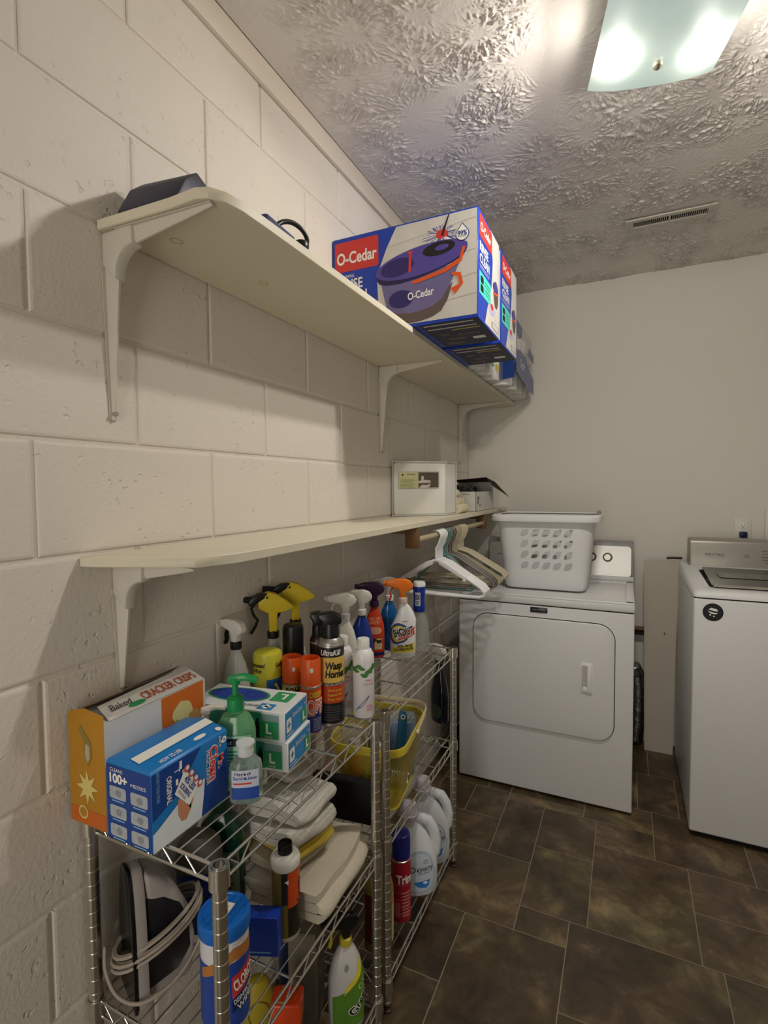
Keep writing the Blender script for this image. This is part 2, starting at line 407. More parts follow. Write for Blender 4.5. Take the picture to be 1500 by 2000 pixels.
# slate-look vinyl floor, mixed tile sizes
def floor_mats():
    m, nt, b, tc = nt_mat('slate_vinyl'); L = nt.links.new
    at = nt.nodes.new('ShaderNodeAttribute'); at.attribute_name = 'tile'
    va = nt.nodes.new('ShaderNodeVectorMath'); va.operation = 'MULTIPLY_ADD'; va.inputs[1].default_value = (40, 40, 40)
    L(at.outputs['Color'], va.inputs[0]); L(tc.outputs['Object'], va.inputs[2])
    n1 = nt.nodes.new('ShaderNodeTexNoise'); n1.inputs['Scale'].default_value = 6.5; n1.inputs['Detail'].default_value = 9; n1.inputs['Roughness'].default_value = 0.68; n1.inputs['Distortion'].default_value = 0.35
    L(va.outputs[0], n1.inputs['Vector'])
    cr = nt.nodes.new('ShaderNodeValToRGB'); e = cr.color_ramp.elements
    e[0].position = 0.30; e[0].color = lin('#2f2921'); e[1].position = 0.78; e[1].color = lin('#a09682')
    for p, c in ((0.42, '#453d30'), (0.52, '#544a3b'), (0.60, '#6a604f'), (0.68, '#81765f')):
        x = e.new(p); x.color = lin(c)
    L(n1.outputs['Fac'], cr.inputs[0])
    n2 = nt.nodes.new('ShaderNodeTexNoise'); n2.inputs['Scale'].default_value = 3.2; n2.inputs['Detail'].default_value = 3
    v2 = nt.nodes.new('ShaderNodeVectorMath'); v2.inputs[1].default_value = (9, 3, 5); L(va.outputs[0], v2.inputs[0]); L(v2.outputs[0], n2.inputs['Vector'])
    c2 = nt.nodes.new('ShaderNodeValToRGB'); e = c2.color_ramp.elements
    e[0].position = 0.35; e[0].color = lin('#c2ada6'); e[1].position = 0.66; e[1].color = lin('#b4b394'); x = e.new(0.5); x.color = lin('#c9b99a')
    L(n2.outputs['Fac'], c2.inputs[0])
    mx = nt.nodes.new('ShaderNodeMix'); mx.data_type = 'RGBA'; mx.blend_type = 'MULTIPLY'; mx.inputs[0].default_value = 0.85
    L(cr.outputs[0], mx.inputs[6]); L(c2.outputs[0], mx.inputs[7])
    br = nt.nodes.new('ShaderNodeMix'); br.data_type = 'RGBA'; br.blend_type = 'MULTIPLY'; br.inputs[0].default_value = 1
    sp = nt.nodes.new('ShaderNodeSeparateColor'); L(at.outputs['Color'], sp.inputs[0])
    mr = nt.nodes.new('ShaderNodeMapRange'); mr.inputs[3].default_value = 1.2; mr.inputs[4].default_value = 2.1; L(sp.outputs[0], mr.inputs[0])
    L(mx.outputs[2], br.inputs[6]); L(mr.outputs[0], br.inputs[7]); L(br.outputs[2], b.inputs['Base Color'])
    bp = nt.nodes.new('ShaderNodeBump'); bp.inputs['Strength'].default_value = 0.35; bp.inputs['Distance'].default_value = 0.003
    L(n1.outputs['Fac'], bp.inputs['Height']); L(bp.outputs[0], b.inputs['Normal']); b.inputs['Roughness'].default_value = 0.38
    return m, plaster('floor_grout', '#8b8069', '#9a8f76', 0.7)
M_SLATE, M_GROUT = floor_mats()
def floor():
    U = 0.0525; X0, Y0 = 0.005, 0.01
    vis = [(5,8,40,44),(2,5,40,44),(2,8,36,40),(8,11,36,43),(11,15,38,43),(11,15,32,38),(15,21,32,40),(15,19,40,43),(8,14,43,44),(14,19,43,46),
           (19,25,40,46),(21,27,36,40),(21,27,32,36),(5,11,30,36),(11,14,30,32),(14,22,26,32),(22,28,28,32),(8,14,22,30),(2,8,25,30),(2,8,21,25),
           (14,22,20,26),(8,14,44,47),(11,18,47,52),(18,21,46,52),(21,25,46,52),(25,31,40,44),(25,31,44,50),(27,33,36,40),(27,33,32,36),(22,28,22,28)]
    nx, ny = 50, 84; occ = np.zeros((nx, ny), bool); J0 = 24
    tiles = []
    def put(a, b, c, d):
        occ[a:b, c+J0:d+J0] = True; tiles.append((a, b, c, d))
    for t in vis: put(*t)
    rnd = random.Random(5); sizes = [(6, 6), (6, 4), (4, 6), (3, 4), (4, 4), (3, 2), (3, 6), (8, 6)]
    for j in range(ny):
        for i in range(nx):
            if occ[i, j]: continue
            for _ in range(12):
                w, h = rnd.choice(sizes)
                if i+w <= nx and j+h <= ny and not occ[i:i+w, j:j+h].any(): break
            else:
                w, h = 1, 1
                while i+w < nx and w < 4 and not occ[i+w, j]: w += 1
                while j+h < ny and h < 5 and not occ[i:i+w, j+h].any(): h += 1
            put(i, i+w, j-J0, j+h-J0)
    bm = bmesh.new(); cl = bm.loops.layers.float_color.new('tile')
    def quad(x0, x1, y0, y1, z, mi, c):
        f = bm.faces.new([bm.verts.new(p) for p in ((x0, y0, z), (x1, y0, z), (x1, y1, z), (x0, y1, z))]); f.material_index = mi
        for l in f.loops: l[cl] = c
    quad(0, RX, RY0-0.6, RY1, 0.0, 1, (0, 0, 0, 1))
    for a, b, c, d in tiles:
        gq = 0.0015; col = (rnd.random(), rnd.random(), rnd.random(), 1)
        x0, x1, y0, y1 = max(0, X0+a*U+gq), min(RX, X0+b*U-gq), Y0+c*U+gq, min(RY1, Y0+d*U-gq)
        if x1 > x0 and y1 > y0: quad(x0, x1, y0, y1, 0.0006, 0, col)
    for p in (((0, RY0-.6), (RX, RY1)),):
        quad(p[0][0], p[1][0], p[0][1], p[1][1], -0.08, 1, (0, 0, 0, 1))
    me = bpy.data.meshes.new('floor'); bm.to_mesh(me); bm.free(); me.materials.append(M_SLATE); me.materials.append(M_GROUT)
    o = bpy.data.objects.new('floor', me); COL.objects.link(o); structure(o)
floor()

# ------------------------------------------------------------------ common materials
WHITE = mat('white_plastic', '#e6e6e2', 0.35, var=0.02)
WHITE2 = mat('warm_white_plastic', '#dcd9cf', 0.45, var=0.03)
BLACK = mat('black_plastic', '#121214', 0.35)
DARK = mat('dark_gap', '#0b0b0c', 0.8)
CHROME = mat('chrome_steel', '#dad8d0', 0.28, metal=1.0, var=0.04)
STEEL = mat('brushed_steel', '#b9b7b2', 0.34, metal=0.9, var=0.05, scale=8)
ENAMEL = mat('white_enamel', '#d7d8d8', 0.42, var=0.015, scale=6)
SHELFW = mat('painted_shelf_board', '#d9d2bd', 0.5, var=0.04, scale=9, bump=0.06, bscale=60)
BRACK = mat('painted_bracket', '#cfc9bc', 0.4, var=0.03)
INK = mat('black_print', '#15151a', 0.5); PW = mat('white_print', '#f0efea', 0.5, var=0.01); PG = mat('grey_print', '#8a8f96', 0.5)
RED = mat('red_print', '#d23a34', 0.45); BLUE = mat('blue_print', '#14348f', 0.45); NAVY = mat('navy_print', '#141c5c', 0.45)
SKY = mat('sky_blue_print', '#1f86cf', 0.45); GREEN = mat('green_print', '#2f9a5a', 0.45); YEL = mat('yellow_print', '#e0cf3c', 0.45)
ORG = mat('orange_print', '#e0561f', 0.45)

# ------------------------------------------------------------------ ceiling light and vent
def ceiling_light():
    cx, cy = 0.955, 1.40; a = R(13)
    t = thing('ceiling_light', 'square frosted glass ceiling light glowing over the room', 'ceiling light', (cx, cy, 0), a)
    gm = bpy.data.materials.new('lit_frosted_glass'); gm.use_nodes = True; nt = gm.node_tree; L = nt.links.new; b = nt.nodes['Principled BSDF']
    b.inputs['Base Color'].default_value = (0.09, 0.105, 0.095, 1); b.inputs['Roughness'].default_value = 0.25
    tc = nt.nodes.new('ShaderNodeTexCoord'); nz = nt.nodes.new('ShaderNodeTexNoise'); nz.inputs['Scale'].default_value = 7; L(tc.outputs['Object'], nz.inputs['Vector'])
    ca, sa = math.cos(-a), math.sin(-a); glow = None
    for p in BULBS:                                         # the lit lamp: glass glows most where its bulbs sit
        dx, dy = p[0]-cx, p[1]-cy
        ds = nt.nodes.new('ShaderNodeVectorMath'); ds.operation = 'DISTANCE'; ds.inputs[1].default_value = (dx*ca-dy*sa, dx*sa+dy*ca, 2.427); L(tc.outputs['Object'], ds.inputs[0])
        mr = nt.nodes.new('ShaderNodeMapRange'); mr.interpolation_type = 'SMOOTHSTEP'; mr.inputs[1].default_value = 0.070; mr.inputs[2].default_value = 0.028; mr.inputs[3].default_value = 0; mr.inputs[4].default_value = 1
        L(ds.outputs['Value'], mr.inputs[0])
        if glow is None: glow = mr.outputs[0]
        else:
            ad = nt.nodes.new('ShaderNodeMath'); ad.operation = 'ADD'; L(glow, ad.inputs[0]); L(mr.outputs[0], ad.inputs[1]); glow = ad.outputs[0]
    pw = nt.nodes.new('ShaderNodeMath'); pw.operation = 'POWER'; pw.inputs[1].default_value = 2.0; L(glow, pw.inputs[0])
    ec = nt.nodes.new('ShaderNodeMix'); ec.data_type = 'RGBA'; ec.inputs[6].default_value = (0.62, 0.74, 0.66, 1); ec.inputs[7].default_value = (1, 0.97, 0.86, 1); L(glow, ec.inputs[0])
    es = nt.nodes.new('ShaderNodeMath'); es.operation = 'MULTIPLY_ADD'; es.inputs[1].default_value = 0.6; L(pw.outputs[0], es.inputs[0])
    e0 = nt.nodes.new('ShaderNodeMapRange'); e0.inputs[3].default_value = 0.22; e0.inputs[4].default_value = 0.31; L(nz.outputs['Fac'], e0.inputs[0]); L(e0.outputs[0], es.inputs[2])
    L(ec.outputs[2], b.inputs['Emission Color']); L(es.outputs[0], b.inputs['Emission Strength'])
    try: gm.cycles.emission_sampling = 'NONE'
    except Exception: pass
    bm_ = bpy.data.materials.new('bulb_glow'); bm_.use_nodes = True; bb = bm_.node_tree.nodes['Principled BSDF']
    bs_ = bpy.data.materials.new('bulb_shell'); bs_.use_nodes = True; b2 = bs_.node_tree.nodes['Principled BSDF']
    b2.inputs['Emission Color'].default_value = BULB_COL + (1,); b2.inputs['Emission Strength'].default_value = BULB_L*0.17
    bb.inputs['Emission Color'].default_value = BULB_COL + (1,); bb.inputs['Emission Strength'].default_value = BULB_L; bb.inputs['Base Color'].default_value = (1, 1, 1, 1)
    g = G(); x0, x1, y0, y1 = -0.148, 0.148, -0.20, 0.135; n = 16
    # shallow bowl sheet, corners clipped, curved up at the two short ends
    def zz(u, v): return 2.425 + 0.014*(abs(u)/0.148)**3 + 0.004*(abs(v)/0.2)**4
    rows = []
    for j in range(n+1):
        v = y0+(y1-y0)*j/n; cut = 0
        rows.append([(x0+cut+(x1-x0-2*cut)*i/n, v) for i in range(n+1)])
    V = [[g.V((a_, b_, zz(a_, b_))) for a_, b_ in r] for r in rows]; W = [[g.V((a_, b_, zz(a_, b_)+0.003)) for a_, b_ in r] for r in rows]
    for j in range(n):
        for i in range(n):
            g.F([V[j][i], V[j+1][i], V[j+1][i+1], V[j][i+1]], gm)
    g.build('glass_shade', t, smooth=180)
    for q in W:
        pass
    g = G(); g.prism(rrect(-0.138, 0.138, -0.19, 0.122, 0.02), 2.462, 2.470, WHITE, 'xy', bev=0.002); g.prism(rrect(-0.05, 0.05, -0.06, 0.06, 0.01), 2.470, 2.524, WHITE, 'xy'); g.build('canopy', t)
    BR = mat('nickel_finial', '#8d8674', 0.3, metal=0.9)
    g = G(); g.lathe([(0, 2.409), (0.006, 2.410), (0.0105, 2.414), (0.011, 2.420), (0.008, 2.424), (0.004, 2.426), (0.003, 2.475)], BR, 20, c=(0.0, 0.056)); g.build('finial', t)
    for i, p in enumerate(BULBS):
        ca, sa = math.cos(-a), math.sin(-a); dx, dy = p[0]-cx, p[1]-cy
        lx, ly = dx*ca-dy*sa, dx*sa+dy*ca
        g = G(); g.lathe([(0, 2.411), (0.010, 2.412), (0.018, 2.4145), (0.0235, 2.419), (0.0245, 2.4265), (0.0255, 2.430), (0.025, 2.441), (0.021, 2.451), (0.010, 2.457), (0, 2.458)], bm_, 20, c=(lx, ly), mf=lambda i: bm_ if i < 4 else bs_); g.build('bulb', t, smooth=180)
        g = G(); sgn = -1 if lx < 0 else 1
        g.tube([(sgn*0.055, ly, 2.455), (lx-sgn*0.028, ly, 2.452)], 0.012, WHITE, 12); g.build('socket', t)
ceiling_light()

def ceiling_vent():
    t = thing('ceiling_vent', 'long white louvred air vent set in the textured ceiling', 'air vent', (1.035, 2.505, RH-0.006))
    g = G(); W, H = 0.335, 0.095; w, h = 0.275, 0.048
    VM = mat('vent_enamel', '#c9c4b8', 0.45)
    for a in ((-W/2, W/2, -H/2, -h/2), (-W/2, W/2, h/2, H/2), (-W/2, -w/2, -h/2, h/2), (w/2, W/2, -h/2, h/2), (-0.004, 0.004, -h/2, h/2)):
        g.box(a[0], a[1], a[2], a[3], -0.007, -0.001, VM, bev=0.0012, seg=1)
    g.build('frame', t)
    g = G(); g.box(-w/2, w/2, -h/2, h/2, 0.0, 0.001, DARK); g.build('duct_opening', t)
    g = G()
    for k in range(36):
        x = -w/2 + w*(k+0.5)/36
        if abs(x) < 0.005: continue
        g.box(x-0.0012, x+0.0012, -h/2, h/2, -0.006, 0.001, VM)
    g.build('louvre', t)
    for x in (-1, 1):
        g = G(); g.lathe([(0, -0.0095), (0.003, -0.009), (0.0042, -0.007)], STEEL, 10, c=(x*(W/2-0.014), 0)); g.build('screw', t)
ceiling_vent()

# ------------------------------------------------------------------ wall shelves
def bracket(parent, y, ztop, L, D):
    """pressed steel shelf bracket: wall leg L long, arm D deep"""
    g = G()
    # tapering channel: wall flange, web ridge
    def leg(w0, w1, t0, t1):
        pass
    zt = ztop
    n = 10
    def rib(path, hw0, hw1, hh0, hh1, nrm):
        # path list of points; channel section: flange + raised rounded ridge
        rings = []
        for i, p in enumerate(path):
            s = i/(len(path)-1); hw = hw0+(hw1-hw0)*s; hh = hh0+(hh1-hh0)*s
            p = Vector(p); N = nrm[i]
            sec = [(-hw, 0), (-hw, 0.0015), (-hw*0.5, 0.002), (-hw*0.34, hh*0.8), (-hw*0.15, hh), (hw*0.15, hh), (hw*0.34, hh*0.8), (hw*0.5, 0.002), (hw, 0.0015), (hw, 0)]
            rings.append([g.V(p + Vector((0, a, 0)) + N*b) for a, b in sec])
        for i in range(len(rings)-1):
            m = len(rings[0])
            for k in range(m): g.F([rings[i][k], rings[i][(k+1) % m], rings[i+1][(k+1) % m], rings[i+1][k]], BRACK)
        g.F(rings[0], BRACK); g.F(rings[-1][::-1], BRACK)
    px, nx = [], []
    for i in range(n+1):
        z = zt-L + (L-0.05)*i/n; px.append((0.001, y, z)); nx.append(Vector((1, 0, 0)))
    rib(px, 0.007, 0.016, 0.006, 0.034, nx)
    px, nx = [], []
    for i in range(n+1):
        x = D - (D-0.04)*i/n; px.append((x, y, zt-0.001)); nx.append(Vector((0, 0, -1)))
    rib(px, 0.007, 0.016, 0.006, 0.034, nx)
    # rounded inner corner web
    pts = [(0.001, zt-0.06), (0.034, zt-0.09)] + [(0.034+0.045*(1-math.cos(R(a))), zt-0.079+0.045*math.sin(R(a))) for a in (15, 30, 45, 60, 75, 90)] + [(0.08, zt-0.001), (0.001, zt-0.001)]
    g.prism(pts, y-0.0135, y+0.0135, BRACK, 'xz', bev=0.004)
    b = g.build('bracket', parent, smooth=50)
    for p, d in (((0.004, y, zt-L+0.012), (0.008, 0, 0)), ((0.004, y+0.011, zt-0.045), (0.006, 0, 0))):
        g = G(); p = Vector(p); g.tube([p, p+Vector(d)], 0.0045, STEEL, 10); g.build('screw', b)
    return b
def board(poly, z0, z1, parent):
    g = G(); g.prism(poly, z0, z1, SHELFW, 'xy', bev=0.0015, seg=1)
    KN = mat('shelf_knot_stain', '#c9bd95', 0.5)
    return g
t = thing('wall_shelf', 'long white painted upper wall shelf holding the boxed mop sets', 'shelf')
g = board([(0.002, 0.65), (0.178, 0.655), (0.240, 0.652), (0.262, 0.66), (0.278, 0.685), (0.284, 0.72), (0.285, 0.78), (0.285, RY1-0.002), (0.002, RY1-0.002)], 1.877, 1.896, t)
KN = mat('filled_knot_ring', '#c3b88f', 0.5)
mpd = plane_map((0, 0, 1.877), (0, 1, 0), (1, 0, 0))
for (kx, ky) in ((0.10, 0.745), (0.12, 0.98), (0.14, 2.02)):
    pts = [(ky+0.014*math.cos(a), kx+0.011*math.sin(a)) for a in np.linspace(0, 2*PI, 21)[:-1]]; pin = [(ky+0.010*math.cos(a), kx+0.0075*math.sin(a)) for a in np.linspace(0, 2*PI, 21)[:-1]]
    for i in range(20):
        j = (i+1) % 20; vs = [g.V(mpd(*p, 0.0003)) for p in (pts[i], pts[j], pin[j], pin[i])]; g.F(vs, KN)
g.build('board', t, recalc=False)
for y in (0.672, 1.85, 2.90): bracket(t, y, 1.877, 0.345, 0.26)
t2 = thing('wall_shelf', 'white lower wall shelf with a clipped corner above the wire racks', 'shelf')
g = board([(0.002, 0.595), (0.025, 0.60), (0.205, 0.668), (0.236, 0.74), (0.238, RY1-0.002), (0.002, RY1-0.002)], 1.262, 1.281, t2); g.build('board', t2)
bracket(t2, 0.672, 1.262, 0.26, 0.20)
WOOD = mat('brown_stained_wood', '#6d4a26', 0.5, var=0.25, scale=20); DOWEL = mat('pale_dowel', '#b8a888', 0.5, var=0.1)
for y0 in (1.655, 2.60):
    g = G(); g.box(0.186, 0.236, y0, y0+0.02, 1.188, 1.2615, WOOD, bev=0.003); g.box(0.02, 0.186, y0, y0+0.02, 1.238, 1.2615, WOOD, bev=0.002); g.build('support_block', t2)
g = G(); g.cyl((0.215, 1.675, 1.215), (0.215, 2.60, 1.215), 0.011, DOWEL, 16); g.build('closet_rod', t2)

# ------------------------------------------------------------------ clothes hangers
ROD = Vector((0.215, 0, 1.215))
def hanger(name, label, kind, y, m, rz=0, tilt=0, half=0.195, drop=0.0):
    t = thing(name, label, 'hanger', (0.215, y, 1.2285), R(rz), 'hangers on the rod under the lower shelf'); t.rotation_euler = (0, R(tilt), R(rz))
    g = G(); zc = -0.012; fl = 1.0; r = 0.0042
    if kind == 'flat': r, fl = 0.0068, 2.0
    if kind == 'wire': r = 0.0016
    ap = -0.112 if kind in ('flat', 'clear') else -0.100
    hook = [((0.021)*math.cos(R(a)), 0, -0.0165+0.021*math.sin(R(a))) for a in range(200, -50, -20)]
    hook = hook + [(0.012, 0, -0.045), (0.0, 0, -0.066), (0.0, 0, ap)]
    g.tube(hook, r*(1.05 if kind == 'flat' else 1), m, 8, up=(0, 1, 0), flat=0.62 if kind == 'flat' else 1)
    if kind == 'wire': g.tube([(0, 0, ap+0.005), (0, 0, ap-0.012)], 0.003, m, 8)
    g.build('hook', t)
    g = G(); b = -0.247 - drop
    tri = [(0, 0, ap), (half*0.22, 0, ap-0.014), (half*0.62, 0, ap-0.062), (half*0.92, 0, ap-0.098), (half, 0, ap-0.115), (half*0.985, 0, b+0.006), (half*0.9, 0, b), (0, 0, b),
           (-half*0.9, 0, b), (-half*0.985, 0, b+0.006), (-half, 0, ap-0.115), (-half*0.92, 0, ap-0.098), (-half*0.62, 0, ap-0.062), (-half*0.22, 0, ap-0.014)]
    g.tube(tri, r*(1.05 if kind == 'flat' else 1), m, 8, closed=True, up=(0, 1, 0), flat=0.85 if kind == 'flat' else 1)
    if kind == 'flat':
        for s in (-1, 1):
            g.prism([(s*half*0.06, ap+0.004), (s*half*0.58, ap-0.052), (s*half*0.56, ap-0.068), (s*half*0.06, ap-0.016)], -0.0065, 0.0065, m, 'xz', bev=0.002)
            g.box(s*half*0.60-0.007, s*half*0.60+0.007, -0.0065, 0.0065, ap-0.078, ap-0.056, m, bev=0.002)
    g.build('shoulder_frame', t)
    return t
HW = mat('white_hanger_plastic', '#e9e9ea', 0.35, var=0.02); HB = mat('brown_hanger_plastic', '#5a463a', 0.35); HC = mat('beige_hanger_plastic', '#c9bfa4', 0.35, var=0.04)
HG = mat('grey_hanger_plastic', '#7c7b78', 0.35); HT = mat('teal_hanger_plastic', '#5f8f8c', 0.35); HCL = clear_mat('clear_hanger_plastic', '#cfc9b0', 0.45)
yy = 1.90
for k in range(5):
    hanger('clothes_hanger', ['white flat hanger nearest the camera on the rod', 'second white flat hanger from the front on the rod', 'third white flat hanger from the front on the rod',
           'fourth white flat hanger from the front on the rod', 'fifth white flat hanger, last before the wire ones'][k], 'flat', yy, HW, 2, 0, 0.190); yy += 0.0175
for k in range(4):
    hanger('clothes_hanger', ['teal coated wire hanger next to the white flat ones', 'second teal coated wire hanger from the front', 'third teal coated wire hanger from the front', 'last teal coated wire hanger in the row'][k],
           'wire', yy+0.004, HT, 3, 0, 0.120); yy += 0.011
for k in range(4):
    hanger('clothes_hanger', ['dark grey tube hanger just behind the teal wire ones', 'brown tube hanger between the two dark grey ones', 'dark grey tube hanger between the two brown ones', 'brown tube hanger just before the clear plastic ones'][k], 'tube', yy+0.006, HG if k % 2 == 0 else HB, 4, 0, 0.193, -0.005); yy += 0.018
for k in range(4):
    hanger('clothes_hanger', ['clear plastic skirt hanger, first of its kind', 'second clear plastic skirt hanger from the front', 'third clear plastic skirt hanger from the front', 'last clear plastic skirt hanger in the row'][k], 'clear', yy+0.006, HCL, 5, 0, 0.198, -0.008); yy += 0.020
for k in range(4):
    hanger('clothes_hanger', ['beige tube hanger directly behind the clear ones', 'second beige tube hanger from the back', 'third beige tube hanger from the back', 'beige tube hanger at the far end of the row'][[0, 2, 1, 3][k]], 'tube', yy+0.008, HC, 6, 0, 0.205, -0.02); yy += 0.024

# ------------------------------------------------------------------ dryer, washer, things by the back wall
def rr_groove(g, x0, x1, z0, z1, r, y, m, w=0.003):
    a = rrect(x0, x1, z0, z1, r, 8); b = rrect(x0+w, x1-w, z0+w, z1-w, r-w, 8); n = len(a)
    for i in range(n):
        j = (i+1) % n; g.raw([(a[i][0], y, a[i][1]), (a[j][0], y, a[j][1]), (b[j][0], y, b[j][1]), (b[i][0], y, b[i][1])], [(0, 1, 2, 3)], m)
def dryer():
    X0, W, Y0, D, H = 0.168, 0.757, 2.357, 0.655, 0.915
    t = thing('clothes_dryer', 'white front loading clothes dryer under the laundry basket', 'dryer', (X0, Y0, 0))
    g = G(); g.box(0, W, 0, D, 0.012, 0.868, ENAMEL, bev=0.006, seg=3)
    for x in (0.05, W-0.05):
        for y in (0.05, D-0.05): g.box(x-0.02, x+0.02, y-0.02, y+0.02, 0, 0.013, BLACK)
    c = g.build('cabinet', t)
    # top deck with a raised rim and a sunken work surface
    g = G(); g.box(-0.001, W+0.001, -0.004, D, 0.871, 0.905, ENAMEL, bev=0.006, seg=3)
    g.box(0.02, W-0.02, 0.02, D-0.14, 0.900, 0.9065, ENAMEL, bev=0.003)
    for a in ((0.0, W, -0.003, 0.028), (0.0, W, D-0.15, D-0.12), (0.0, 0.035, 0, D-0.12), (W-0.035, W, 0, D-0.12)):
        g.box(a[0], a[1], a[2], a[3], 0.900, 0.913, ENAMEL, bev=0.005, seg=3)
    g.build('top_deck', t)
    g = G(); g.box(0.004, W-0.004, 0.003, D-0.003, 0.866, 0.873, DARK); g.build('seam', t)
    # door
    dx0, dx1, dz0, dz1 = 0.072, 0.683, 0.305, 0.812
    g = G(); g.prism(rrect(dx0-0.003, dx1+0.003, dz0-0.003, dz1+0.003, 0.073, 8), -0.0012, 0.0, DARK, 'xz')
    g.prism(rrect(dx0, dx1, dz0, dz1, 0.07, 8), -0.010, 0.0015, ENAMEL, 'xz', bev=0.0045, seg=3)
    d = g.build('door', t)
    hx0, hx1, hz0, hz1 = 0.548, 0.600, 0.505, 0.640
    g = G(); g.prism(rrect(hx0, hx1, hz0, hz1, 0.006), -0.0125, -0.0095, WHITE, 'xz', bev=0.0012)
    HR = mat('handle_recess', '#b9b9b8', 0.4)
    g.prism(rrect(hx0+0.006, hx0+0.030, hz0+0.012, hz1-0.012, 0.004), -0.0132, -0.0120, HR, 'xz')
    g.prism([(hx0+0.028, hz0+0.008), (hx1-0.006, hz0+0.008), (hx1-0.006, hz1-0.008), (hx0+0.028, hz1-0.008)], -0.020, -0.012, WHITE, 'xz', bev=0.003, seg=3)
    g.lathe([(0, hz0+0.012), (0.012, hz0+0.013), (0.0125, hz0+0.02), (0.009, hz0+0.028), (0, hz0+0.03)], WHITE, 14, sy=0.5, c=(hx0+0.020, -0.014))
    g.build('handle', d)
    g = G(); g.box(0.334, 0.408, -0.004, 0, 0.838, 0.861, mat('black_badge', '#14141f', 0.3), bev=0.001)
    g.text('MAYTAG', 0.371, 0.8495, 0.009, PG, plane_map((0, -0.004, 0), (1, 0, 0), (0, 0, 1)), w=0.058)
    g.build('badge', t)
    # console: leaning back, brushed steel face, grey end caps
    g = G(); GC = mat('console_grey', '#8d8e8d', 0.4)
    prof = [(0.555, 0.913), (0.553, 0.930), (0.575, 1.09), (0.585, 1.108), (0.605, 1.113), (0.65, 1.113), (0.653, 0.913)]
    g.prism(prof, 0.0, W, GC, 'yz', bev=0.006, seg=2); cs = g.build('console', t)
    tl = math.atan2(0.022, 0.16)
    mp = plane_map((0.012, 0.5535, 0.932), (1, 0, 0), (0, math.sin(tl), math.cos(tl)))
    g = G(); fc = rrect(0, W-0.024, 0, 0.158, 0.018, 5)
    A = [g.V(mp(a, b, 0.001)) for a, b in fc]; B = [g.V(mp(a, b, 0.006)) for a, b in fc]
    g.F(A[::-1], STEEL); g.F(B, STEEL); n = len(A)
    for i in range(n): g.F([A[i], A[(i+1) % n], B[(i+1) % n], B[i]], STEEL)
    g.text('MAYTAG', 0.08, 0.09, 0.011, INK, mp, w=0.07, off=0.0065)
    g.build('control_panel', cs)
    for u in (0.545, 0.622):
        g = G(); c0 = mp(u, 0.098, 0.006); nrm = (mp(0, 0, 1)-mp(0, 0, 0)).normalized()
        g.tube([c0, c0+nrm*0.006], 0.0235, mat('knob_ring', '#3c3d3f', 0.35), 28); g.tube([c0+nrm*0.006, c0+nrm*0.024], 0.018, STEEL, 28, r1=0.0155); g.build('knob', cs)
    g = G(); g.box(-0.002, W+0.002, 0.54, D, 0.905, 0.935, ENAMEL, bev=0.008); g.build('console_base', t)
dryer()
